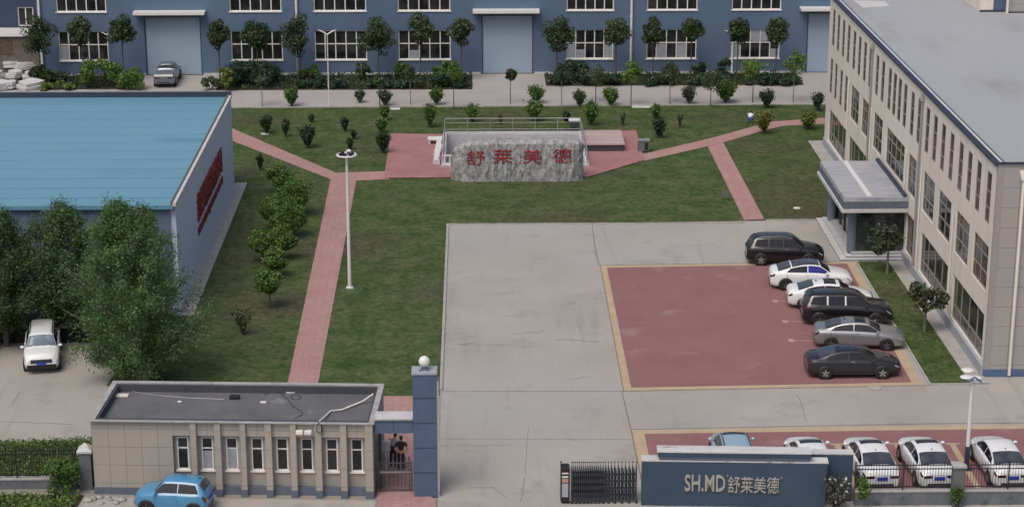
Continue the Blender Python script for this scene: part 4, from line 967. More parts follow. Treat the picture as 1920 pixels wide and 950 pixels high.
# covers, small signs
def cover(px, py, r, lbl, mt, sq=False):
    p = G(px, py); mb = MB()
    if sq: mb.box(-r, -r * .7, 0, r, r * .7, .03)
    else: mb.tube([(0, 0, 0), (0, 0, .02)], r, 20)
    tag(mb.build('manhole_cover', M[mt], None, (p[0], p[1], .034 if mt == 'whitemetal' else .022)), lbl, 'manhole cover', 'manhole covers')
cover(1640, 727, .36, 'round grey manhole cover on the concrete below the dark sedan', 'kerb')
cover(1494, 391, .24, 'pale round cover in the lawn left of the entrance porch', 'whitemetal')
cover(741, 205, .4, 'pale oblong cover in the lawn under the left roadside shrubs', 'whitemetal', True)
cover(497, 252, .3, 'small white slab on the lawn near the upper brick path', 'whitemetal', True)
cover(885, 202, .22, 'small pale cover in the lawn behind the stairwell', 'whitemetal', True)
cover(1205, 200, .9, 'long pale concrete cover at the lawn edge by the road', 'coping', True)
p = G(1360, 376); t = thing('lawn_sign', 'small pale notice board on the lawn beside the branch path', 'notice board', (p[0], p[1], .03))
mb = MB(); mb.box(-.3, -.02, .2, .3, .02, .62); mb.build('board', M['stonebrick'], t)
mb = MB(); mb.box(-.2, -.02, 0, -.16, .02, .2); mb.box(.16, -.02, 0, .2, .02, .2); mb.build('leg', M['iron'], t)
# ------------------------------------------------------------------ cars
def lin(pts, x):
    if x <= pts[0][0]: return pts[0][1]
    for (a, b), (c, d) in zip(pts[:-1], pts[1:]):
        if x <= c:
            t = (x - a) / (c - a) if c > a else 0
            return b + (d - b) * t
    return pts[-1][1]
def smo(pts, x, h=.012): return (lin(pts, x - h) + 2 * lin(pts, x) + lin(pts, x + h)) / 4
STY = {
 'sedan': dict(L=4.85, W=1.84, zb=.2, top=[(0, .80), (.012, 1.02), (.04, 1.075), (.11, 1.10), (.29, 1.37), (.38, 1.43), (.46, 1.455), (.54, 1.44), (.60, 1.39), (.735, 1.02), (.82, .955), (.92, .86), (.975, .76), (1, .62)],
   belt=[(0, .80), (.05, .98), (.15, 1.0), (.40, .985), (.72, .945), (.90, .80), (1, .58)], plan=[(0, .80), (.02, .89), (.08, .955), (.2, .99), (.3, 1), (.8, .99), (.9, .94), (.96, .84), (1, .68)],
   ws=(.605, .725), rw=(.12, .295), side=(.185, .70), bp=(.43,), wheels=(.185, .795), r=.335),
 'coupe': dict(L=4.80, W=1.93, zb=.2, top=[(0, .85), (.012, 1.04), (.05, 1.12), (.12, 1.19), (.25, 1.38), (.36, 1.49), (.46, 1.535), (.55, 1.51), (.60, 1.47), (.735, 1.07), (.82, 1.0), (.92, .90), (.975, .80), (1, .64)],
   belt=[(0, .84), (.05, 1.02), (.15, 1.07), (.40, 1.02), (.72, .97), (.90, .84), (1, .6)], plan=[(0, .72), (.02, .83), (.08, .93), (.2, .99), (.3, 1), (.8, .99), (.9, .94), (.96, .84), (1, .68)],
   ws=(.605, .725), rw=(.09, .245), side=(.20, .69), bp=(.45,), wheels=(.185, .80), r=.36),
 'suv': dict(L=4.72, W=1.88, zb=.24, top=[(0, .95), (.012, 1.08), (.03, 1.22), (.085, 1.58), (.11, 1.66), (.25, 1.715), (.45, 1.73), (.56, 1.70), (.60, 1.66), (.735, 1.16), (.82, 1.10), (.93, 1.0), (.98, .90), (1, .72)],
   belt=[(0, .92), (.04, 1.10), (.15, 1.13), (.40, 1.10), (.72, 1.06), (.90, .93), (1, .66)], plan=[(0, .80), (.02, .88), (.08, .95), (.2, .99), (.3, 1), (.82, .99), (.92, .94), (.97, .86), (1, .74)],
   ws=(.61, .725), rw=(.035, .085), side=(.10, .70), bp=(.28, .47), wheels=(.185, .80), r=.37),
 'boxsuv': dict(L=4.5, W=1.84, zb=.24, top=[(0, .95), (.012, 1.10), (.03, 1.24), (.07, 1.56), (.10, 1.67), (.25, 1.715), (.45, 1.73), (.60, 1.71), (.655, 1.66), (.775, 1.16), (.85, 1.12), (.95, 1.05), (.985, .95), (1, .74)],
   belt=[(0, .92), (.04, 1.10), (.15, 1.13), (.40, 1.10), (.76, 1.06), (.92, .98), (1, .66)], plan=[(0, .82), (.02, .9), (.08, .96), (.2, .99), (.3, 1), (.86, 1), (.94, .96), (.98, .90), (1, .82)],
   ws=(.66, .77), rw=(.03, .075), side=(.09, .745), bp=(.29, .50), wheels=(.185, .81), r=.36),
 'pickup': dict(L=5.1, W=1.84, zb=.28, top=[(0, .98), (.01, 1.04), (.03, 1.06), (.40, 1.08), (.415, 1.30), (.43, 1.58), (.46, 1.66), (.56, 1.70), (.64, 1.66), (.735, 1.14), (.82, 1.10), (.95, 1.0), (.985, .92), (1, .72)],
   belt=[(0, .92), (.04, 1.02), (.40, 1.06), (.72, 1.06), (.92, .96), (1, .66)], plan=[(0, .90), (.02, .95), (.08, .98), (.3, 1), (.85, 1), (.94, .95), (.98, .88), (1, .78)],
   ws=(.65, .725), rw=(.412, .432), side=(.445, .70), bp=(.56,), wheels=(.2, .81), r=.38),
 'bigsuv': dict(L=5.0, W=1.96, zb=.24, top=[(0, 1.0), (.012, 1.15), (.03, 1.30), (.07, 1.62), (.10, 1.72), (.25, 1.77), (.45, 1.78), (.58, 1.74), (.63, 1.69), (.745, 1.22), (.83, 1.16), (.94, 1.08), (.985, .98), (1, .75)],
   belt=[(0, .96), (.04, 1.14), (.15, 1.17), (.40, 1.15), (.72, 1.11), (.92, 1.0), (1, .7)], plan=[(0, .82), (.02, .9), (.08, .96), (.2, .99), (.3, 1), (.85, 1), (.94, .95), (.98, .88), (1, .78)],
   ws=(.635, .738), rw=(.03, .07), side=(.085, .715), bp=(.27, .47), wheels=(.185, .81), r=.39),
 'mini': dict(L=3.35, W=1.58, zb=.18, top=[(0, .80), (.015, 1.0), (.03, 1.10), (.10, 1.42), (.14, 1.47), (.30, 1.50), (.50, 1.495), (.59, 1.46), (.70, 1.04), (.80, .99), (.92, .90), (.975, .78), (1, .6)],
   belt=[(0, .78), (.04, .97), (.15, .99), (.40, .975), (.72, .95), (.90, .83), (1, .56)], plan=[(0, .72), (.03, .86), (.1, .95), (.2, 1), (.8, 1), (.88, .95), (.95, .82), (1, .62)],
   ws=(.60, .692), rw=(.035, .10), side=(.11, .685), bp=(.38,), wheels=(.165, .80), r=.315),
}
PAINT = {}
def paint(name, col, metal=0.0, rough=.28):
    if name not in PAINT: PAINT[name] = plain(name, col, rough, metal, .5, .6, var=.02)
    return PAINT[name]
def car(lbl, loc, head, style, pm, group=None, roofglass=None, sunroof=None, rails=False, chrome=False, rim='rim', bw=None, plate=True, wsm='carglass', name='parked_car', cladding=False, roofm=None, sidem=None, rwm='carroof'):
    S = STY[style]; Lc, W, zb = S['L'], S['W'], S['zb']; hw = W / 2
    t = thing(name, lbl, 'car', (*loc, .024), head, group)
    top = lambda f: smo(S['top'], f); plan = lambda f: smo(S['plan'], f)
    def belt(f): return min(smo(S['belt'], f), top(f) - .02)
    X = lambda f: (f - .5) * Lc
    def sec(f):
        z0 = zb + .10 * max(0, 1 - f / .05) + .06 * max(0, (f - .95) / .05); w_ = plan(f) * hw; tp, b = top(f), belt(f); yb = w_ * .905
        yt = max(yb - (.36 if 'suv' in style else .46) * (tp - b), .3 * yb); zr = max(b + .012, tp - .05)
        cr = .035
        mid = z0 + (b - z0) * .62
        return [(0, z0), (w_ * .84, z0), (w_ * .955, z0 + .09), (w_ * .985, z0 + .2), (w_, mid - .06), (w_ * .992, mid + .05), (w_ * .972, b - .05), (w_ * .94, b - .008), (yb, b + .004), (yt, zr), (yt * .9, tp - .008), (yt * .5, tp + cr * .75), (0, tp + cr)]
    fs = sorted(set([0, .004, .012, .02, .03, .045, .06, .08] + [.1 + .8 * k / 34 for k in range(35)] + [.92, .94, .955, .968, .98, .99, .996, 1.0]))
    mb = MB(); vs = []; fc = []; rings = []
    for f in fs:
        s_ = sec(f); ring = s_ + [(-y, z) for y, z in s_[-2:0:-1]]
        rings.append(len(ring)); vs += [(X(f), y, z) for y, z in ring]
    n = rings[0]
    for i in range(len(fs) - 1):
        for k in range(n): fc.append((i * n + k, (i + 1) * n + k, (i + 1) * n + (k + 1) % n, i * n + (k + 1) % n))
    mb.add(vs, fc, 0, True); mb.add(vs[:n], [tuple(range(n))]); mb.add(vs[-n:], [tuple(range(n - 1, -1, -1))])
    body = mb.build('body', pm, t)
    def sp(f, q, s=1):      # point on the section at running index q
        a = sec(f); i = min(int(q), len(a) - 2); u = q - i
        return Vector((X(f), s * (a[i][0] + (a[i + 1][0] - a[i][0]) * u), a[i][1] + (a[i + 1][1] - a[i][1]) * u))
    def patch(nm, f0, f1, q0, q1, mt, s=1, off=.008, nf=14, nq=4, par=None, shape=None):
        mb = MB(); vs = []
        for i in range(nf + 1):
            f = f0 + (f1 - f0) * i / nf
            a, b = (q0, q1) if shape is None else shape(i / nf, q0, q1)
            for j in range(nq + 1):
                p = sp(f, a + (b - a) * j / nq, s); e = .004
                tx = sp(min(1, f + e), a + (b - a) * j / nq, s) - sp(max(0, f - e), a + (b - a) * j / nq, s)
                qq = a + (b - a) * j / nq; ty = sp(f, min(11.99, qq + .05), s) - sp(f, max(0, qq - .05), s)
                nrm = tx.cross(ty) * -s
                vs.append(p + nrm.normalized() * off)
        m_ = nq + 1
        mb.add(vs, [(i * m_ + j, (i + 1) * m_ + j, (i + 1) * m_ + j + 1, i * m_ + j + 1) for i in range(nf) for j in range(nq)], 0, True)
        return mb.build(nm, mt, par or t)
    def across(nm, f0, f1, ext, mt, off=.008, nf=10, taper=0, par=None):   # a pane right across the roof line
        mb = MB(); vs = []; ny = 8
        for i in range(nf + 1):
            f = f0 + (f1 - f0) * i / nf; ee = ext - taper * (i / nf)
            for j in range(ny + 1):
                s = -1 + 2 * j / ny; q = 9 + 3 * (1 - abs(s) * ee)
                q = min(11.999, max(9.0, q))
                p = sp(f, q, 1 if s >= 0 else -1); e = .004
                sl = (top(min(1, f + e)) - top(max(0, f - e))) / (2 * e * Lc)
                nn = Vector((-sl, 0, 1)).normalized(); vs.append(p + nn * off)
        mb.add(vs, [(i * (ny + 1) + j, i * (ny + 1) + j + 1, (i + 1) * (ny + 1) + j + 1, (i + 1) * (ny + 1) + j) for i in range(nf) for j in range(ny)], 0, True)
        return mb.build(nm, mt, par or t)
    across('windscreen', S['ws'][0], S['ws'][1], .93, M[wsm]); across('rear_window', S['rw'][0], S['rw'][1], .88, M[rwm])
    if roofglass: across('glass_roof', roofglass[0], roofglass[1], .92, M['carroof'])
    if sunroof: across('sunroof', sunroof[0], sunroof[1], .62, M['carglass'])
    if roofm: across('roof_panel', S['rw'][1] + .02, S['ws'][0] - .02, .985, roofm)
    a, b = S['side']; cuts = [a] + list(S['bp']) + [b]
    for s in (1, -1):
        for i in range(len(cuts) - 1):
            g = .006
            f0, f1 = cuts[i] + (g if i else 0), cuts[i + 1] - (g if i < len(cuts) - 2 else 0)
            def shp(u, q0, q1, first=(i == 0), f0=f0, f1=f1):
                hgt = top(f0 + (f1 - f0) * u) - belt(f0 + (f1 - f0) * u)
                k = max(.02, min(1, hgt / .16 - .2))
                if first: k *= min(1, .25 + u * 5)
                return q0, q0 + (q1 - q0) * k
            mt = M['carglass']
            if sidem and s == sidem[0] and i == sidem[1]: mt = M[sidem[2]]
            patch('side_window', f0, f1, 8.12, 8.9, mt, s, .009, 12, 2, shape=shp)
        if chrome or bw:
            patch('window_trim', a + .02, b - .02, 7.7, 8.0, M['chrome'], s, .009, 16, 1)
        if bw:
            for c in S['bp']: patch('pillar_reflection', c - .009, c + .009, 8.1, 8.92, M['whitemetal'], s, .012, 2, 2)  # white strip painting a reflection onto the door pillar
        for c in S['bp'][-1:] + S['bp'][:1]:
            f = c + (.045 if c == S['bp'][-1] else -.09); p = sp(f, 6.1, s); mb = MB(); mb.bbox(p.x - .1, p.y - .015, p.z - .02, p.x + .1, p.y + .022, p.z + .015, .008); mb.build('door_handle', M['chrome'] if chrome else pm, t)
            if len(S['bp']) == 1: break
        p = sp(b - .015, 8, s); mb = MB(); mb.ball((p.x + .02, p.y + s * .15, p.z + .09), (.09, .115, .075), 10); mb.box(p.x - .02, min(p.y, p.y + s * .12), p.z + .02, p.x + .05, max(p.y, p.y + s * .12), p.z + .06); mb.build('wing_mirror', pm, t)
        patch('headlight', .925, .982, 5.6, 7.0, M['lamp'], s, .008, 8, 3, shape=lambda u, q0, q1: (q0 + .2 * (1 - u), q1 - .5 * u))
        patch('tail_light', .006, .05, 5.5, 6.8, M['tail'], s, .008, 6, 3)
        for wf in S['wheels']:
            r = S['r']; wy = plan(wf) * hw; mb = MB(); mb.lathe_y([(-.16 * s, r + .055), (.012 * s, r + .06), (.016 * s, r - .02), (.016 * s, .01)], 28, c=(X(wf), s * wy, r)); mb.build('wheel_arch', M['black'], t)
            mb = MB(); mb.lathe_y([(-.18 * s, r * .62), (-.18 * s, r * .93), (-.14 * s, r), (.02 * s, r), (.045 * s, r * .95), (.05 * s, r * .72), (.03 * s, r * .68)], 28, c=(X(wf), s * wy, r)); wo = mb.build('wheel', M['tyre'], t)
            mb = MB(); c = (X(wf), s * wy, r); mb.lathe_y([(.03 * s, r * .70), (.046 * s, r * .66), (.046 * s, r * .60), (.02 * s, r * .58), (.018 * s, .01)], 24, 1, c=c)
            for k in range(5):
                q = k * 2 * math.pi / 5 + .3; d = Vector((math.cos(q), 0, math.sin(q))); e = Vector((-d.z, 0, d.x)); o_ = Vector(c)
                y0, y1 = .024 * s, .044 * s; p1 = [o_ + e * .05 * 1.0, o_ - e * .05, o_ + d * r * .62 - e * .035, o_ + d * r * .62 + e * .035]
                mb.add([v + Vector((0, y0, 0)) for v in p1] + [v + Vector((0, y1, 0)) for v in p1], [(0, 1, 2, 3), (4, 5, 6, 7), (0, 1, 5, 4), (1, 2, 6, 5), (2, 3, 7, 6), (3, 0, 4, 7)])
            mb.ball((c[0], c[1] + .036 * s, c[2]), (.06, .016, .06), 10)
            mb.build('rim', [M[rim], M['black']], wo)
        for c in [S['side'][0] + .0] + list(S['bp']) + [S['side'][1] - .005]: patch('door_seam', c - .002, c + .002, 3.4, 7.9, M['black'], s, .004, 1, 6)
        if rails:
            mb = MB(); pts = []
            for k in range(7): f = S['rw'][1] + .04 + (S['ws'][0] - S['rw'][1] - .07) * k / 6; p = sp(f, 9.6, s); pts.append(p + Vector((0, 0, .06 if 0 < k < 6 else .0)))
            mb.tube(pts, .022, 6); mb.build('roof_rail', M['steel'] if rails == 1 else M['black'], t)
        mb = MB(); z = zb + .05; mb.box(X(S['wheels'][0]) + S['r'] + .1, s * hw * .9 - .02, z, X(S['wheels'][1]) - S['r'] - .1, s * hw * .9 + .02 + s * .06, z + .09); mb.build('sill', M['black'] if cladding else M['framedark'], t)
    fz = belt(.99)
    mb = MB(); hwf = plan(1) * hw; kk = .98 if style == 'boxsuv' else .80; mb.bbox(X(1) - .06, -hwf * kk, zb + .04, X(1) + .012, hwf * kk, zb + .30, .015); mb.build('lower_grille', M['black'], t)
    mb = MB(); mb.bbox(X(1) - .08, -hwf * .72, zb + .37, X(1) + .014, hwf * .72, zb + (.50 if 'suv' not in style else .58), .012); mb.build('grille', M['navy'], t)
    mb = MB(); mb.bbox(X(0) - .016, -hwf * .85, zb + .12, X(0) + .1, hwf * .85, zb + .26, .015); mb.build('rear_bumper', M['black'] if cladding else M['framedark'], t)
    for s in (1, -1):
        mb = MB(); zt = belt(.02); mb.bbox(X(0) - .014, min(s * .34, s * .72), zt - .16, X(0) + .1, max(s * .34, s * .72), zt - .04, .012); mb.build('tail_light', M['tail'], t)
    if plate:
        mb = MB(); mb.box(X(0) - .028, -.24, .62, X(0) - .0005, .24, .78); mb.build('number_plate', M['plate'], t)
        mb = MB(); mb.box(X(1) + .0005, -.24, zb + .28, X(1) + .026, .24, zb + .40); mb.build('number_plate', M['plate'], t)
    mb = MB(); f = S['rw'][1] + .045; p = sp(f, 11.99, 1); mb.add([(p.x - .1, -.02, p.z), (p.x - .1, .02, p.z), (p.x + .1, 0, p.z), (p.x - .11, 0, p.z + .08)], [(0, 1, 3), (1, 2, 3), (2, 0, 3)]); mb.build('roof_antenna', M['black'], t)
    return t
WH = paint('white car paint', (.70, .72, .735)); BK = paint('black car paint', (.010, .010, .012), .2, .2); GR = paint('dark grey car paint', (.030, .032, .038), .5, .25)
SI = paint('silver car paint', (.30, .31, .325), .6, .3); BL = paint('bright blue car paint', (.065, .24, .42)); PB = paint('pale blue car paint', (.37, .50, .58), .3); CB = paint('light silver car paint', (.42, .47, .53), .5)
g1 = 'cars on the upper red car park'; g2_ = 'cars behind the iron fence'
car('black suv with silver roof rails, farthest of the row on the upper red car park', (18.95, 118.6), R(-3), 'suv', BK, g1, plate=False, rails=1, chrome=True, cladding=True)
car('white fastback with dark glass roof and one vivid blue side window', (19.75, 113.75), R(-2), 'coupe', WH, g1, plate=False, roofglass=(.26, .59), rim='rimdark', sidem=(-1, 1, 'bluescreen'))
car('white sedan with dark sunroof parked between the white fastback and the large black suv', (20.3, 110.15), R(-4), 'sedan', WH, g1, plate=False, sunroof=(.42, .56))
car('large black suv with reflections painted on its door pillars in the upper row', (20.75, 107.3), R(-3), 'bigsuv', BK, g1, plate=False, rails=2, bw=True, rim='rimdark', cladding=True)
car('silver grey sedan with sunroof beside the dark grey sedan', (20.75, 103.4), R(-6), 'sedan', SI, g1, plate=False, sunroof=(.44, .56), rim='rimdark')
car('dark grey sedan with chrome window line, nearest of the upper red car park row', (19.6, 98.98), R(0), 'sedan', GR, g1, plate=False, chrome=True)
car('pale blue car mostly hidden behind the sign wall', (11.85, 86.4), R(90), 'suv', PB, g2_, sunroof=(.5, .575), rails=2, wsm='carglass')
car('white car half hidden behind the right part of the sign wall', (15.35, 86.1), R(92), 'sedan', WH, g2_, sunroof=(.47, .57))
car('white sedan directly right of the sign wall behind the fence', (18.1, 86.0), R(92), 'sedan', WH, g2_, sunroof=(.47, .57))
car('white sedan behind the fence left of the block pillar', (20.68, 86.0), R(92), 'sedan', WH, g2_, sunroof=(.47, .57))
car('white sedan at the right edge behind the fence, right of the solar lamp post', (24.05, 86.0), R(91), 'sedan', WH, g2_)
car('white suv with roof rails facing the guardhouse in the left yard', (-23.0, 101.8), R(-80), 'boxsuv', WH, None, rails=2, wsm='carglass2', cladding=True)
car('bright blue hatchback parked in front of the guardhouse', (-13.35, 82.55), R(170), 'mini', BL, None, rim='rimdark')
pk = car('dark silver pickup seen from behind at the left roller door of the blue factory', (-26.35, 171.4), R(91), 'pickup', paint('dark silver car paint', (.15, .18, .215), .4), None, plate=False, rwm='carglass')
mb = MB(); mb.box(-2.4, -.74, .7, -.55, .74, 1.125); mb.build('cargo_bed', M['plinth'], pk)
mb = MB(); mb.box(-2.56, -.8, 1.0, -2.42, .8, 1.16); mb.build('tailgate_edge', M['whitemetal'], pk)
car('dark car barely showing at the left edge beside the white suv', (-26.9, 101.6), R(-92), 'sedan', GR, None)

# ------------------------------------------------------------------ people
def skin_mesh(vs, es, rad, root, sub=2):
    me = bpy.data.meshes.new('body'); me.from_pydata([tuple(v) for v in vs], es, []); o = bpy.data.objects.new('tmp', me); COL.objects.link(o)
    md = o.modifiers.new('s', 'SKIN'); sv = me.skin_vertices[0].data
    for i, r in enumerate(rad): sv[i].radius = r if hasattr(r, '__len__') else (r, r); sv[i].use_root = (i == root)
    md.branch_smoothing = .6; md.use_smooth_shade = True
    s = o.modifiers.new('u', 'SUBSURF'); s.levels = sub; s.render_levels = sub
    bpy.context.view_layer.update()
    r = bpy.data.meshes.new_from_object(o.evaluated_get(bpy.context.evaluated_depsgraph_get())); bpy.data.objects.remove(o); return r
def person(lbl, loc, rz, J, cols, hair='hair'):
    """J: joints by name (metres); cols: shirt, trousers, shoe materials; sleeves end at 'sleeve' share of the upper arm"""
    t = thing('person', lbl, 'person', loc, rz)
    nm = ['pelvis', 'waist', 'chest', 'neck', 'chin', 'shl', 'ell', 'wrl', 'hal', 'shr', 'elr', 'wrr', 'har', 'hil', 'knl', 'anl', 'tol', 'hir', 'knr', 'anr', 'tor']
    rad = dict(pelvis=(.155, .115), waist=(.17, .125), chest=(.20, .135), neck=.058, chin=.055, hi=.10, kn=.07, an=.043, to=.04, sh=.08, el=.05, wr=.032, ha=.036)
    vs = [J[k] for k in nm]; ix = {k: i for i, k in enumerate(nm)}
    es = [(0, 1), (1, 2), (2, 3), (3, 4)]
    for s in 'lr': es += [(ix['chest'], ix['sh' + s]), (ix['sh' + s], ix['el' + s]), (ix['el' + s], ix['wr' + s]), (ix['wr' + s], ix['ha' + s]), (0, ix['hi' + s]), (ix['hi' + s], ix['kn' + s]), (ix['kn' + s], ix['an' + s]), (ix['an' + s], ix['to' + s])]
    rr = [rad.get(k, rad.get(k[:2])) for k in nm]
    me = skin_mesh(vs, es, rr, 0)
    bm = bmesh.new(); bm.from_mesh(me)
    # fingers rooted in each palm
    for s in 'lr':
        h, w_ = Vector(J['ha' + s]), Vector(J['wr' + s]); d = (h - w_).normalized(); side = d.cross(Vector((0, 1, 0.2))).normalized(); nrm = d.cross(side)
        fv, fe, fr = [h - d * .01], [], [.02]
        for k, ln in enumerate((.062, .075, .08, .07)):
            b = h + side * (-.03 + .02 * k) + d * .015; i = len(fv); fv += [b, b + d * ln * .5 + nrm * .004, b + d * ln + nrm * .018]; fr += [.010, .009, .007]; fe += [(0, i), (i, i + 1), (i + 1, i + 2)]
        b = h - side * .035 - d * .015; i = len(fv); fv += [b - side * .012, b - side * .03 + d * .03]; fr += [.011, .009]; fe += [(0, i), (i, i + 1)]
        hm = skin_mesh(fv, fe, fr, 0, 1); bm.from_mesh(hm)
    # head
    hb = MB(); c = Vector(J['head']); fdir = Vector(J.get('face', (0, -1, 0))).normalized()
    hb.ball((0, 0, 0), (.076, .095, .115), 18); hb.ball((0, -.098, -.012), (.014, .02, .024), 8); hb.ball((.078, .005, -.01), (.012, .022, .032), 8); hb.ball((-.078, .005, -.01), (.012, .022, .032), 8)
    hb.ball((.03, -.088, .012), (.012, .008, .007), 6, 1); hb.ball((-.03, -.088, .012), (.012, .008, .007), 6, 1); hb.ball((0, -.086, -.058), (.024, .01, .007), 6, 2)
    hm = hb.mesh('h', [M['skin'], M['hair'], M['redletter']])
    q = Matrix.Translation(c) @ (Vector((0, -1, 0)).rotation_difference(fdir).to_matrix().to_4x4()); hm.transform(q)
    b0 = len(bm.faces); bm.from_mesh(hm); bm.faces.ensure_lookup_table()
    hipz = J['pelvis']; 
    body = bpy.data.meshes.new('body'); 
    segs = [(J[a], J[b], k) for a, b, k in [('pelvis', 'waist', 2), ('waist', 'chest', 1), ('chest', 'neck', 1), ('neck', 'chin', 0)]]
    for s in 'lr':
        mid = [J['sh' + s][i] * .3 + J['el' + s][i] * .7 for i in range(3)]
        segs += [(J['sh' + s], mid, 1), (mid, J['el' + s], 4), (J['el' + s], J['wr' + s], 4), (J['wr' + s], J['ha' + s], 0), (J['chest'], J['sh' + s], 1), (J['pelvis'], J['hi' + s], 2), (J['hi' + s], J['kn' + s], 2), (J['kn' + s], J['an' + s], 2), (J['an' + s], J['to' + s], 3)]
    def near(p):
        best = (9, 0)
        for a, b, k in segs:
            a, b = Vector(a), Vector(b); ab = b - a; u = max(0, min(1, (p - a).dot(ab) / max(1e-9, ab.length_squared))); dd = (p - (a + ab * u)).length
            if dd < best[0]: best = (dd, k)
        return best[1]
    for i, f in enumerate(bm.faces):
        f.smooth = True
        if i < b0: f.material_index = near(f.calc_center_median())
        else: f.material_index = 0 if f.material_index == 0 else 5
    bm.to_mesh(body); bm.free()
    for m_ in (M['skin'], M[cols[0]], M[cols[1]], M[cols[2]], M[cols[3]], M['hair']): body.materials.append(m_)
    o = bpy.data.objects.new('body', body); COL.objects.link(o); o.parent = t
    hb = MB(); hb.ball((0, .022, .022), (.086, .092, .108), 16); m_ = hb.mesh('hair', M[hair]); m_.transform(q); ho = bpy.data.objects.new('hair', m_); COL.objects.link(ho); ho.parent = t
    return t
def stand(dx=0.0, arms='back', lean=0.0):
    J = dict(pelvis=(0, 0, .93), waist=(0, .0, 1.10), chest=(lean * .5, 0, 1.32), neck=(lean * .8, 0, 1.47), chin=(lean, -.01, 1.54), head=(lean * 1.2, -.02, 1.63),
             shl=(-.19 + lean * .6, 0, 1.40), shr=(.19 + lean * .6, 0, 1.40), hil=(-.09, 0, .87), hir=(.09, 0, .87), knl=(-.10, -.02, .48), knr=(.10, -.02, .48), anl=(-.11, .02, .08), anr=(.11, .02, .08), tol=(-.13, -.13, .04), tor=(.13, -.13, .04))
    if arms == 'back': J.update(ell=(-.29, .12, 1.14), elr=(.29, .12, 1.14), wrl=(-.09, .17, .98), wrr=(.09, .17, .98), hal=(-.02, .18, .95), har=(.03, .19, .96))
    else: J.update(ell=(-.26, -.02, 1.13), elr=(.25, -.05, 1.13), wrl=(-.27, -.12, .90), wrr=(.24, -.18, .95), hal=(-.27, -.15, .81), har=(.23, -.24, .88))
    return J
p = G(752, 884); person('person in black shirt and dark jeans, hands behind back, inside the small gate', (p[0], p[1], .06), R(180 + 8), {**stand(arms='back', lean=-.02)}, ('blackshirt', 'jeans', 'shoe', 'skin'))
p = G(737, 882); J = stand(arms='front', lean=-.10); J['face'] = (.3, -1, -.25)
person('person in grey shirt leaning close beside the black shirted person at the gate', (p[0] , p[1] + .25, .06), R(180 - 18), J, ('greyshirt', 'jeans', 'shoe', 'greyshirt'))
p = G(1405, 233)
J = dict(pelvis=(0, .10, .36), waist=(0, 0, .50), chest=(0, -.16, .66), neck=(0, -.26, .78), chin=(0, -.31, .82), head=(0, -.37, .88), face=(0, -1, -.5), shl=(-.18, -.20, .73), shr=(.18, -.20, .73), ell=(-.22, -.34, .50), elr=(.22, -.36, .50), wrl=(-.14, -.50, .34), wrr=(.14, -.52, .34), hal=(-.12, -.55, .27), har=(.12, -.57, .27),
         hil=(-.10, .08, .34), hir=(.10, .08, .34), knl=(-.19, -.30, .46), knr=(.19, -.30, .46), anl=(-.15, -.02, .09), anr=(.15, -.02, .09), tol=(-.17, -.17, .04), tor=(.17, -.17, .04))
person('person in white shirt and blue trousers crouching beside the upper brick path', (p[0], p[1], .05), R(150), J, ('whiteshirt', 'blueshirt', 'shoe', 'whiteshirt'))
# ------------------------------------------------------------------ plants
def leaf_mesh(name, P, size, rs, mats, share=0.3, Nrm=None, flat=.5, ratio=.62):
    """one small diamond shaped leaf per point"""
    n = len(P); P = np.asarray(P, float)
    d = rs.normal(size=(n, 3)) 
    if Nrm is not None: d = d * flat + np.asarray(Nrm)
    d[:, 2] += .25
    d /= np.linalg.norm(d, axis=1, keepdims=True) + 1e-9
    a = rs.normal(size=(n, 3)); u = np.cross(d, a); u /= np.linalg.norm(u, axis=1, keepdims=True) + 1e-9; v = np.cross(d, u)
    s = size * rs.uniform(.6, 1.4, n)[:, None]
    q = np.stack([P - u * s, P + v * s * ratio + d * s * .22, P + u * s, P - v * s * ratio + d * s * .22], 1).reshape(-1, 3)
    me = bpy.data.meshes.new(name); me.vertices.add(4 * n); me.vertices.foreach_set('co', q.ravel())
    me.loops.add(4 * n); me.loops.foreach_set('vertex_index', np.arange(4 * n, dtype=np.int32))
    me.polygons.add(n); me.polygons.foreach_set('loop_start', np.arange(0, 4 * n, 4, dtype=np.int32)); me.polygons.foreach_set('loop_total', np.full(n, 4, dtype=np.int32))
    for m_ in mats: me.materials.append(m_)
    mi = (rs.uniform(size=n) < share).astype(np.int32) if len(mats) > 1 else np.zeros(n, np.int32)
    me.polygons.foreach_set('material_index', mi); me.update(calc_edges=True); me.validate(); return me
def clump_points(centers, radii, n, rs, shell=.45):
    c = np.asarray(centers); r = np.asarray(radii); w_ = (r ** 2); w_ = w_ / w_.sum()
    k = rs.choice(len(c), n, p=w_); d = rs.normal(size=(n, 3)); d /= np.linalg.norm(d, axis=1, keepdims=True)
    rr = (shell + (1 - shell) * rs.uniform(size=n) ** .5) * rs.uniform(.8, 1.12, n)
    return c[k] + d * (r[k] * rr)[:, None] * np.array([1, 1, .85]), d
def obj_of(me, name, parent):
    o = bpy.data.objects.new(name, me); COL.objects.link(o); o.parent = parent; return o
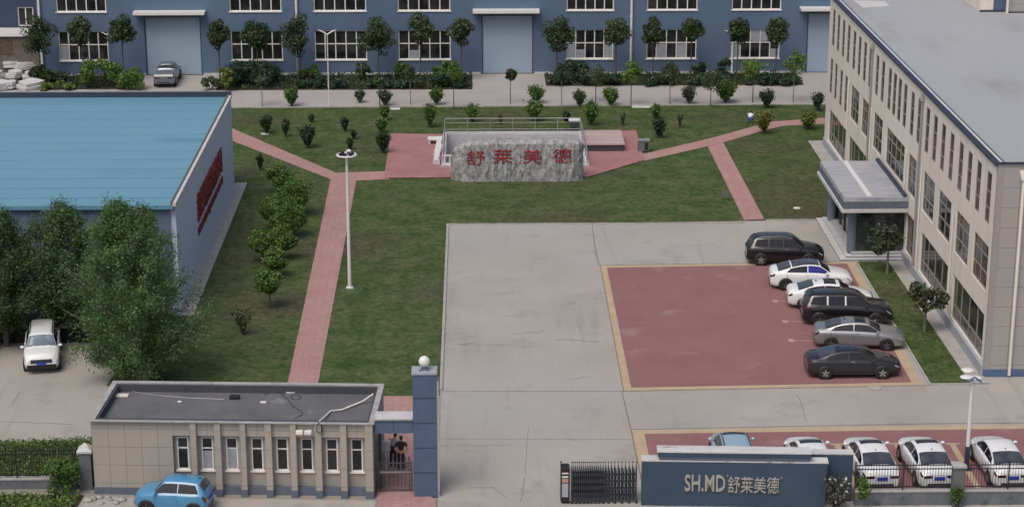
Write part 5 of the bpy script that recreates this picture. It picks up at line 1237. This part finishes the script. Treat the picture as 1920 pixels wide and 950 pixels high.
def tree(name, lbl, cat, loc, H, cz, rad, ncl, nleaf, lsize, mats, tr, group=None, seed=1, bark='bark', taper_top=0.0, clr=.36, share=.3, low=None, rz=0):
    """H total height, cz crown centre height, rad crown radii (x, y, z)"""
    rs = np.random.RandomState(seed)
    t = thing(name, lbl, cat, loc, rz, group)
    cen = []; rr = []
    for k in range(ncl):
        d = rs.normal(size=3); d /= np.linalg.norm(d); q = rs.uniform(.35, .98)
        zrel = d[2] * q; f = 1 - taper_top * max(0, zrel)
        cen.append((d[0] * q * rad[0] * f, d[1] * q * rad[1] * f, cz + zrel * rad[2])); rr.append(clr * rs.uniform(.65, 1.25) * min(rad) * (1 - .3 * taper_top * max(0, zrel)))
    P, N_ = clump_points(cen, rr, nleaf, rs)
    me = leaf_mesh('crown', P, lsize, rs, mats, share, N_, .8); obj_of(me, 'crown', t)
    mb = MB(); bx = rs.uniform(-.1, .1, 2) * tr * 4
    mb.tube([(0, 0, -.05), (bx[0] * .5, bx[1] * .5, (cz - rad[2] * .4) * .5), (bx[0], bx[1], cz - rad[2] * .3), (bx[0] * .5, bx[1] * .5, cz + rad[2] * .45)], [tr * 1.25, tr, tr * .8, tr * .25], 8)
    order = np.argsort([-r for r in rr])[:10]
    for k in order:
        c = cen[k]; z0 = max(.3, cz - rad[2] * rs.uniform(.3, .85)); z0 = min(z0, c[2] - .1)
        mb.tube([(bx[0] * .7, bx[1] * .7, z0), (c[0] * .5, c[1] * .5, z0 + (c[2] - z0) * .62), c], [tr * .42, tr * .26, tr * .08], 5)
    mb.build('trunk', M[bark], t)
    return t
def vshrub(name, lbl, cat, loc, H, wd, nleaf, lsize, mats, group=None, seed=1, share=.35, stem=.2, ragged=.2, bark='bark', rz=0, dome=False):
    """many stemmed shrub that fans out upwards"""
    rs = np.random.RandomState(seed); t = thing(name, lbl, cat, loc, rz, group)
    n = 24; mb = MB(); pts = []; per = nleaf // n; Ns = []
    for k in range(n):
        a = 2 * math.pi * k / n + rs.uniform(-.3, .3); q = math.sqrt(rs.uniform(.02, 1)) * wd * .47
        hh = H * rs.uniform(1 - ragged, 1.0) * (1 - (.5 if dome else .22) * (q / (wd / 2)) ** 2)
        tip = np.array([math.cos(a) * q, math.sin(a) * q, hh]); mid = np.array([tip[0] * .42, tip[1] * .42, hh * .45])
        mb.tube([(tip[0] * .06, tip[1] * .06, -.03), tuple(mid), tuple(tip)], [.03, .02, .006], 4)
        u = rs.uniform(stem ** 1.4, 1, per) ** .7
        b = np.where(u[:, None] < .45, (u / .45)[:, None] * mid, mid + ((u - .45) / .55)[:, None] * (tip - mid))
        g = rs.normal(size=(per, 3)) * (wd * .095) * (.12 + .95 * u)[:, None]; pts.append(b + g); Ns.append(g / (np.linalg.norm(g, axis=1, keepdims=True) + 1e-6))
    P = np.concatenate(pts); P[:, 2] = np.maximum(P[:, 2], .05)
    obj_of(leaf_mesh('crown', P, lsize, rs, mats, share, np.concatenate(Ns), .8), 'crown', t); mb.build('stem', M[bark], t); return t
def mound(name, lbl, cat, loc, rx, ry, H, nleaf, lsize, mats, group=None, seed=1, share=.3, rz=0, ncl=None):
    """dense bush or hedge: leaf clumps over a leafy core"""
    rs = np.random.RandomState(seed); t = thing(name, lbl, cat, loc, rz, group)
    ncl = ncl or int(10 + rx * ry * 6); cen = []; rr = []
    for k in range(ncl):
        x, y = rs.uniform(-1, 1, 2); z = rs.uniform(.25, .82) * H
        e = max(abs(x) ** 4, abs(y) ** 4)
        cen.append((x * rx * .82, y * ry * .82, z * (1 - .25 * e))); rr.append(rs.uniform(.28, .5) * min(H, ry * 1.4, rx * 1.6))
    P, N_ = clump_points(cen, rr, nleaf, rs, .5); keep = P[:, 2] > .02
    obj_of(leaf_mesh('foliage', P[keep], lsize, rs, mats, share, N_[keep], .7), 'foliage', t)
    mb = MB()
    for k in range(5): x = rs.uniform(-.5, .5) * rx; y = rs.uniform(-.5, .5) * ry; mb.tube([(x * .5, y * .5, -.03), (x, y, H * .6)], [.04, .015], 5)
    mb.build('stem', M['bark'], t); return t

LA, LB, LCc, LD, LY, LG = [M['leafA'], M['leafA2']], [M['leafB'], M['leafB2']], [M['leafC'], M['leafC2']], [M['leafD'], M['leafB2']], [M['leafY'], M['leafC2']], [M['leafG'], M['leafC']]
# big trees at the left
def poplar(lbl, loc, H, env, nbr, nleaf, lsize, mats, tr, seed, group=None, off=(0, 0), bark='palebark'):
    """feathery tree: rising branches with leaf sprays along them; env = (height share, radius) outline"""
    rs = np.random.RandomState(seed); t = thing('poplar_tree', lbl, 'tree', loc, 0, group); mb = MB()
    lead = np.array([(0, 0, -.05), (off[0] * .3, off[1] * .3, H * .3), (off[0] * .8, off[1] * .8, H * .6), (off[0], off[1], H * .97)])
    def trunk(z):
        q = np.interp(z, lead[:, 2], np.arange(4)); i = min(int(q), 2); return lead[i] + (lead[i + 1] - lead[i]) * (q - i)
    mb.tube([tuple(p) for p in lead], [tr * 1.2, tr, tr * .6, tr * .08], 8); P = []; D = []
    per = nleaf // nbr
    for k in range(nbr):
        zt = H * (env[0][0] + (.985 - env[0][0]) * (k + rs.uniform(0, 1)) / nbr)            # height of the tip
        r = lin(env, zt / H) * rs.uniform(.55, 1.12); a = k * 2.39996 + rs.uniform(-.5, .5)
        rise = r * rs.uniform(.35, 1.1) + .25; z0 = max(H * .08, zt - rise); b0 = trunk(z0)
        tip = np.array([trunk(zt)[0] + math.cos(a) * r, trunk(zt)[1] + math.sin(a) * r, zt]); mid = b0 * .5 + tip * .5 + np.array([0, 0, -.12 * r])
        mb.tube([tuple(b0), tuple(mid), tuple(tip)], [tr * .3, tr * .18, .012], 5)
        nt = 6
        for q in range(nt):                                                              # side twigs
            u = rs.uniform(.25, 1.0); c = (1 - u) ** 2 * b0 + 2 * u * (1 - u) * mid + u * u * tip
            d = (tip - b0) / (np.linalg.norm(tip - b0) + 1e-6) * .7 + rs.normal(size=3) * .55 + np.array([0, 0, .35]); d /= np.linalg.norm(d)
            L_ = rs.uniform(.35, .95) * (.45 + .2 * r); n = per // nt; w_ = rs.uniform(0, 1, n)
            g = rs.normal(size=(n, 3)) * (.10 + .16 * (1 - np.abs(w_ - .5)))[:, None]
            P.append(c + d * (w_ * L_)[:, None] + g); D.append(g + d * .1)
            mb.tube([tuple(c), tuple(c + d * L_ * .8)], [.016, .005], 3)
    P = np.concatenate(P); D = np.concatenate(D); D /= np.linalg.norm(D, axis=1, keepdims=True) + 1e-6
    k = P[:, 2] > .3
    obj_of(leaf_mesh('crown', P[k], lsize, rs, mats, .3, D[k], 1.0, .42), 'crown', t); mb.build('trunk', M[bark], t); return t
poplar('big leafy tree rising behind the left end of the guardhouse roof', (-17.25, 98.3, 0), 9.6, [(.12, 1.6), (.25, 3.3), (.45, 3.7), (.65, 2.9), (.82, 1.8), (.95, .5), (1, .1)], 115, 52000, .075, [M['leafP'], M['leafP2']], .19, 21, None, (-.7, 0))
gl = 'trees in front of the blue roofed shed'
poplar('leafy tree behind the white suv, its bare trunk at the left photo edge', (-25.4, 104.0, 0), 7.4, [(.30, 1.8), (.5, 2.8), (.7, 2.5), (.86, 1.4), (1, .2)], 64, 26000, .08, LA, .14, 22, gl, (0, .3), 'bark')
poplar('leafy tree just left of the big tree, in front of the blue roofed shed', (-22.3, 105.0, 0), 7.5, [(.26, 2.0), (.45, 2.9), (.7, 2.5), (.86, 1.3), (1, .2)], 70, 30000, .08, LA, .14, 23, gl, (0, .2), 'bark')
poplar('leafy tree at the left photo edge in front of the blue roofed shed', (-28.2, 104.6, 0), 7.2, [(.26, 2.0), (.5, 2.8), (.7, 2.2), (.86, 1.3), (1, .2)], 60, 22000, .08, LA, .14, 24, gl, (0, .2), 'bark')
poplar('thin topped tree against the right corner of the blue roofed shed', (-18.3, 105.5, 0), 7.3, [(.22, 1.3), (.4, 1.9), (.6, 1.7), (.8, 1.0), (1, .2)], 52, 18000, .08, LA, .11, 25, gl, (.3, 0))
# round trees along the factory
def px_tree(cx, top, wpx, Y, lbl, seed, mats, kind='round_tree', nleaf=3200, grp='round trees in front of the blue factory', hz=1.05):
    c = PY(cx, top, Y); s = scale_at((c[0], Y, 3)); r = wpx / s / 2 * 1.06; H = float(c[2]); rz_ = r * hz
    return tree(kind, lbl, 'tree', (c[0], Y, .08), H, H - rz_ * .98, (r * .92, r * .92, rz_), 30, nleaf, .10, mats, .06, grp, seed, 'bark', .15, .5, .28)
ft = [(68, 35, 60, 'round tree at the far left end of the factory, beside the slab heap'), (150, 30, 46, 'tall oval tree in front of the leftmost factory window'), (226, 34, 48, 'round tree left of the left roller door'),
      (408, 44, 38, 'slim oval tree just right of the left roller door'), (480, 40, 48, 'round tree in front of the left part of the second factory window'), (556, 34, 58, 'broad tree against the downpipe between second and third factory windows'),
      (708, 36, 60, 'widest round tree, between third and fourth factory windows'), (787, 26, 44, 'tall oval tree in front of the fourth factory window'), (865, 34, 42, 'round tree left of the middle roller door'),
      (1045, 33, 58, 'round dark tree with lamp head before it right of the middle roller door'), (1156, 36, 46, 'round tree right of the fifth factory window'), (1226, 40, 38, 'small round tree at the left side of the sixth factory window'),
      (1298, 36, 38, 'round tree at the right side of the sixth factory window'), (1385, 38, 38, 'slim tree behind the forked lamp at the rightmost factory window'), (1458, 38, 42, 'round tree right of the rightmost factory window')]
for k, (cx, tp, wp, lbl) in enumerate(ft): px_tree(cx, tp, wp, 171.6, lbl, 40 + k, LB, hz=1.22 if k in (1, 3, 7, 11) else 1.1)
# small standard trees at the lawn edge along the road
st = [(492, 138, 22, 200, 'thin standard tree at the left start of the road edge row', LG), (546, 0, 0, 0, '', None), (712, 138, 22, 199, 'thin standard tree in the road edge row before the third factory window', LG), (770, 124, 22, 197, 'slim standard tree in the road edge row under the fourth factory window', LG),
      (851, 117, 34, 207, 'standard tree with leafy top left of the middle roller door ramp', LCc), (957, 129, 20, 195, 'small headed standard tree on the ramp of the middle roller door', LB), (1053, 120, 26, 208, 'slim standard tree at the right side of the middle ramp', LD),
      (1117, 116, 38, 193, 'pale green standard tree under the fifth factory window', LG), (1183, 112, 38, 199, 'standard tree before the right downpipe of the factory', LCc), (1256, 118, 34, 195, 'standard tree under the sixth factory window', LB),
      (1332, 130, 34, 200, 'sparse standard tree between sixth and rightmost factory windows', LG), (1411, 100, 44, 193, 'bright standard tree under the rightmost factory window', LCc), (1487, 93, 42, 193, 'bright standard tree nearest the white office block on the road edge', LCc)]
for k, (cx, tp, wp, by, lbl, mt) in enumerate(st):
    if not lbl: continue
    b = G(cx, by); c = PY(cx, tp, b[1]); s = scale_at(b); r = wp / s / 2 * 1.18; H = float(c[2])
    tree('standard_tree', lbl, 'tree', (b[0], b[1], .03), H, H - r, (r * .9, r * .9, r * .92), 18, 1500 if mt is not LG else 800, .08, mt, .035, 'standard trees along the back road', 70 + k, 'palebark' if k % 3 == 0 else 'bark', .1, .42, .45)
# vase shaped shrubs: (x, top, base, width, label)
vs_ = [(547, 163, 200, 26, 'bright vase shaped shrub, first of the row at the road edge'), (675, 168, 193, 20, 'small vase shaped shrub at the road edge before the third factory window', 'dull'), (722, 166, 199, 26, 'pale vase shaped shrub beside a thin trunk at the road edge', 'dull'), (818, 164, 197, 28, 'ragged vase shaped shrub at the road edge left of the middle ramp'),
       (1005, 160, 194, 34, 'broad vase shaped shrub at the road edge right of the middle ramp'), (1087, 170, 200, 24, 'sparse brownish shrub at the road edge behind the stairwell', 'dull'), (1146, 162, 199, 30, 'vase shaped shrub with open stems at the road edge under the fifth window'), (1292, 160, 195, 26, 'thin V shaped shrub at the road edge', 'dull'),
       (1360, 148, 193, 42, 'largest vase shaped shrub at the road edge'), (1437, 166, 204, 26, 'dark clipped shrub at the road edge above the crouching person', 'dark'), (1533, 172, 209, 24, 'dark shrub beside the corner of the white office block', 'dark'),
       (500, 216, 252, 26, 'dark shrub above the upper brick path near the blue roofed shed', 'dark'), (536, 224, 258, 16, 'narrow dark leaning shrub on the left lawn', 'dark'), (577, 231, 279, 30, 'largest dark shrub on the left lawn above the upper brick path', 'dark'), (584, 214, 230, 10, 'tiny dark shrub at the left lawn', 'dark'), (647, 219, 248, 14, 'small forked dark shrub on the lawn behind the tall lamp', 'dark'), (663, 242, 262, 10, 'tiny dark shrub left of the brick terrace hedge', 'dark'), (656, 258, 282, 12, 'small dark shrub just behind the tall lamp head', 'dark'),
       (488, 289, 320, 12, 'narrow dark shrub below the upper brick path', 'dark'), (721, 198, 226, 20, 'clipped shrub, farthest of three at the left terrace edge'), (716, 222, 250, 22, 'clipped shrub, middle of three at the left terrace edge'), (718, 245, 288, 28, 'clipped shrub, nearest of three at the left terrace edge', 'dark'),
       (806, 194, 240, 28, 'vase shaped shrub left behind the stairwell railing'), (885, 194, 231, 26, 'vase shaped shrub behind the left half of the stairwell railing'), (1002, 188, 228, 34, 'broad bright topped shrub behind the middle of the stairwell railing'), (1108, 190, 236, 36, 'broad shrub right behind the metal cabinet'), (1062, 208, 232, 14, 'thin dark shrub left of the metal cabinet', 'dark'),
       (938, 212, 234, 12, 'thin twiggy shrub behind the stairwell', 'twig'), (1168, 210, 236, 14, 'thin twiggy shrub right of the metal cabinet', 'twig'), (1229, 196, 224, 22, 'shrub at the end of the long concrete cover'), (1236, 220, 260, 24, 'dark shrub above the litter bin', 'dark'), (1275, 212, 240, 14, 'twiggy shrub on the right lawn', 'twig'), (1515, 210, 243, 34, 'yellowish shrub by the path near the white office block', 'yellow'), (1433, 205, 252, 34, 'yellow green shrub on two stems beside the crouching person', 'yellow'),
       (455, 568, 628, 46, 'thin bronze sapling on the lower left lawn', 'sap')]
for k, e in enumerate(vs_):
    cx, tp, by, wp, lbl = e[:5]; kd = e[5] if len(e) > 5 else ''
    b = G(cx, by); s = scale_at(b); H = float(PY(cx, tp, b[1])[2]); wd = wp / s
    mt = {'': LCc, 'dark': [M['leafB'], M['leafD']], 'twig': [M['leafR'], M['leafB']], 'dull': [M['leafG'], M['leafC']], 'yellow': LY, 'sap': [M['leafR'], M['leafC']]}[kd]
    nl = {'twig': 90, 'sap': 160}.get(kd, int(700 + 800 * wd * H / 1.5))
    vshrub('lawn_shrub', lbl, 'shrub', (b[0], b[1], .03), H, wd, nl, .085 if kd != 'sap' else .09, mt, 'shrubs on the lawns', 120 + k, .35, .38 if kd in ('yellow', 'sap') else .24, .3, 'bark', k)
# bush row on the left lawn
for k, (cx, tp, by, wp, lbl) in enumerate([(525, 313, 368, 46, 'bush at the far end of the bright bush row on the left lawn'), (556, 338, 405, 64, 'largest bush of the bright row, right of its far end'), (515, 368, 432, 44, 'bush on the left side in the middle of the bright row'), (543, 378, 446, 62, 'round bush on the right side in the middle of the bright row'),
        (493, 434, 492, 44, 'bush on the left of a side by side pair in the bright row'), (533, 430, 488, 44, 'bush on the right of a side by side pair in the bright row'), (517, 468, 520, 42, 'small bush below the pair in the bright row'), (507, 508, 580, 46, 'nearest bush of the bright row, bare stems showing')]):
    b = G(cx, by); s = scale_at(b); H = float(PY(cx, tp, b[1])[2]); wd = wp / s
    rb = wd * .485; tree('lawn_bush', lbl, 'bush', (b[0], b[1], .03), H, H - rb * .95, (rb, rb, min(rb * 1.0, H * .52)), 26, 5200, .07, LCc, .05, 'bright bush row on the left lawn', 200 + k, 'bark', -.0, .52, .4)
# hedges and bushes in the factory beds
def bed(cx, by, tp, wp, dep, lbl, mt, seed, n=700, share=.25, cat='bush', name='bed_bush'):
    b = G(cx, by, .08); s = scale_at(b); H = float(PY(cx, tp, b[1])[2]); mound(name, lbl, cat, (b[0], b[1] + dep * .5, .08), wp / s / 2, dep / 2, H, int(n * 2.2), .10, mt, 'bushes in the factory beds', seed, share)
bed(470, 166, 122, 120, 2.4, 'dark dense hedge under the second factory window', LD, 301, 2600, .12, 'hedge', 'bed_hedge')
bed(600, 167, 148, 130, 1.2, 'low dark hedge under the third factory window', LD, 302, 1600, .12, 'hedge', 'bed_hedge')
bed(740, 167, 150, 120, 1.2, 'low dark hedge between third and fourth factory windows', LD, 303, 1600, .15, 'hedge', 'bed_hedge')
bed(845, 166, 142, 76, 1.6, 'low dark hedge left of the middle roller door', LD, 304, 1300, .12, 'hedge', 'bed_hedge')
bed(1100, 163, 142, 160, 1.6, 'dark hedge right of the middle roller door', LD, 305, 1900, .12, 'hedge', 'bed_hedge')
bed(1290, 162, 142, 190, 1.3, 'low dark hedge under the sixth factory window', LD, 306, 2000, .12, 'hedge', 'bed_hedge')
bed(1448, 162, 144, 110, 1.3, 'low dark hedge under the rightmost factory window', LD, 307, 1500, .12, 'hedge', 'bed_hedge')
bed(112, 170, 154, 88, .9, 'low clipped yellow green hedge at the leftmost factory bed', LCc, 308, 900, .6, 'hedge', 'bed_hedge')
bed(180, 168, 112, 86, 1.8, 'big round bush under the leftmost factory window', LCc, 309, 1500, .35)
bed(238, 170, 130, 56, 1.6, 'leafy bush left of the left roller door ramp', LCc, 310, 900, .25)
bed(76, 160, 118, 42, 1.2, 'dark bush at the left end of the factory', LB, 311, 600, .2)
bed(104, 158, 126, 40, 1.2, 'blue green bush left of the big round bush', LD, 312, 500, .3)
bed(422, 172, 120, 30, .8, 'yellow green tall plant right of the left ramp', LY, 313, 500, .5)
bed(394, 170, 146, 34, 1.0, 'small grey green bush right of the left ramp', LG, 314, 350, .5)
bed(580, 150, 120, 36, 1.0, 'bush at the foot of the factory downpipe', LCc, 315, 500, .2)
bed(680, 154, 118, 34, 1.0, 'rounded bush under the right end of the third factory window', LB, 316, 500, .4)
bed(752, 150, 119, 30, 1.0, 'bright bush under the fourth factory window', LCc, 317, 450, .5)
bed(828, 152, 114, 32, 1.0, 'bright bush at the right end of the fourth factory window', LCc, 318, 450, .5)
bed(1075, 156, 110, 62, 1.8, 'broad dark green bush under the fifth factory window', LD, 319, 1200, .35)
bed(1310, 152, 118, 30, 1.0, 'dull bush right of the sixth factory window', LB, 320, 400, .2)
bed(1358, 150, 108, 24, 1.0, 'dark bush at the foot of the forked lamp', [M['leafB'], M['leafD']], 321, 350, .3)
# small trees beside the office block
b = G(1663, 513); tree('garden_tree', 'small dark tree in the verge in front of the entrance porch', 'tree', (b[0], b[1], .02), 3.3, 2.2, (1.15, 1.0, .95), 22, 1300, .10, [M['leafG'], M['leafB']], .07, None, 401, 'palebark', .2, .40, .5)
b = G(1733, 622); tree('garden_tree', 'small spreading tree with bronze leaves in the verge beside the office block', 'tree', (b[0], b[1], .02), 3.0, 2.0, (1.35, 1.0, .85), 22, 1400, .10, [M['leafR'], M['leafB2']], .075, None, 402, 'palebark', .2, .40, .5)
# front plants
b = G(1617, 962); tree('garden_tree', 'small bright round tree in front of the iron fence right of the sign wall', 'tree', (b[0], b[1], 0), 1.72, 1.22, (.42, .42, .46), 14, 800, .06, LCc, .025, None, 403, 'palebark', .0, .42, .5)
b = G(1566, 955); vshrub('front_shrub', 'grey leaved shrub in front of the right end of the sign wall', 'shrub', (b[0], b[1], 0), 1.65, 1.35, 600, .085, [M['leafG'], M['coping']], None, 404, .12, .1, .3)
b = G(1793, 952); vshrub('front_shrub', 'dark green plant at the foot of the block pillar', 'shrub', (b[0], b[1], 0), 1.15, .6, 420, .07, LCc, None, 405, .2, .1, .3)
b = G(113, 925); mound('climbing_plant', 'green climber hanging over the left fence wall', 'climber', (b[0], b[1] - .1, .0), .95, .55, 1.9, 2600, .06, LCc, None, 406, .3, 0, 16)
# weeds and grass (nobody could count them)
def inside(poly, x, y):
    c = np.zeros(len(x), bool); n = len(poly)
    for i in range(n):
        (xa_, ya_), (xb_, yb_) = poly[i], poly[(i + 1) % n]
        c ^= ((ya_ > y) != (yb_ > y)) & (x < (xb_ - xa_) * (y - ya_) / (yb_ - ya_ + 1e-12) + xa_)
    return c
rs = np.random.RandomState(77)
def scatter(polys, excl, dens):
    out = []
    for q in polys:
        q = np.array(q); lo, hi = q.min(0), q.max(0); n = int((hi - lo).prod() * dens)
        p = rs.uniform(lo, hi, (n, 2)); k = inside(q, p[:, 0], p[:, 1])
        for e in excl: k &= ~inside(e, p[:, 0], p[:, 1])
        out.append(p[k])
    return np.concatenate(out)
excl = PATHS + TERR + [[(PIT[0] - .4, PIT[1] - .4), (PIT[2] + .4, PIT[1] - .4), (PIT[2] + .4, PIT[3] + .4), (PIT[0] - .4, PIT[3] + .4)], [(-60, 109), (-15.9, 109), (-15.9, 137.7), (-60, 137.7)]]
def tuft_mesh(p, size, mats, share, z=.03):
    n = len(p); h = size * rs.uniform(.5, 1.5, n); a = rs.uniform(0, math.pi, n); P3 = np.column_stack([p, np.full(n, z)])
    u = np.column_stack([np.cos(a), np.sin(a), np.zeros(n)]) * (h * .8)[:, None]; tip = rs.normal(size=(n, 3)) * (h * .5)[:, None]; tip[:, 2] = h
    q = np.stack([P3 - u, P3 + u, P3 + u * .6 + tip, P3 - u * .6 + tip * .8], 1).reshape(-1, 3)
    me = bpy.data.meshes.new('grass'); me.vertices.add(4 * n); me.vertices.foreach_set('co', q.ravel()); me.loops.add(4 * n); me.loops.foreach_set('vertex_index', np.arange(4 * n, dtype=np.int32))
    me.polygons.add(n); me.polygons.foreach_set('loop_start', np.arange(0, 4 * n, 4, dtype=np.int32)); me.polygons.foreach_set('loop_total', np.full(n, 4, dtype=np.int32))
    for m_ in mats: me.materials.append(m_)
    me.polygons.foreach_set('material_index', (rs.uniform(size=n) < share).astype(np.int32)); me.update(calc_edges=True); return me
P = scatter(LAWN[:7], excl, 16); o = bpy.data.objects.new('grass', tuft_mesh(P, .035, [M['grassblade'], M['grassdry']], .3)); COL.objects.link(o); tag(o, 'short patchy grass growing over the lawns', 'grass', kind='stuff')
P = scatter([VERGE], [], 25); o = bpy.data.objects.new('verge_grass', tuft_mesh(P, .05, [M['grassblade'], M['grassdry']], .2, .02)); COL.objects.link(o); tag(o, 'short grass in the verge beside the office block', 'grass', kind='stuff')
P = scatter([[(-32, 86.2), (-17.95, 86.0), (-17.95, 90.7), (-32, 89.9)]], [], 170); o = bpy.data.objects.new('weeds', leaf_mesh('weeds', np.column_stack([P, .05 + rs.uniform(0, .42, len(P)) ** 1.9]), .06, rs, LCc, .5)); COL.objects.link(o); tag(o, 'green weeds growing behind the left iron fence', 'weeds', kind='stuff')
P = scatter([[(-32, 76), (-18.4, 76), (-17.7, 83.9), (-32, 84.7)]], [], 150); o = bpy.data.objects.new('weeds', leaf_mesh('weeds', np.column_stack([P, .05 + rs.uniform(0, .45, len(P)) ** 1.5]), .07, rs, LCc, .55)); COL.objects.link(o); tag(o, 'bright weeds in front of the left fence wall', 'weeds', kind='stuff')
P = scatter([(BEDS[0][0], BEDS[0][1]) and [(q[0], q[1]), (q[2], q[1]), (q[2], q[3]), (q[0], q[3])] for q in BEDS], [], 20); o = bpy.data.objects.new('ground_cover', leaf_mesh('ground_cover', np.column_stack([P, .1 + rs.uniform(0, .3, len(P))]), .11, rs, LD, .2)); COL.objects.link(o); tag(o, 'dark ground cover in the factory planting beds', 'ground cover', kind='stuff')
# rubble beside the guardhouse front
rs2 = random.Random(9)
for k in range(9):
    p = G(rs2.uniform(165, 255), rs2.uniform(932, 947)); mb = MB(); s = rs2.uniform(.12, .3); mb.ball((0, 0, s * .2), (s, s * .8, s * .45), 7)
    tag(mb.build('rubble_stone', M['kerb'], None, (p[0], p[1], .02), rs2.uniform(0, 3)), 'rough pale stone on the ground at the left front foot of the guardhouse', 'stone', 'stones at the guardhouse foot')
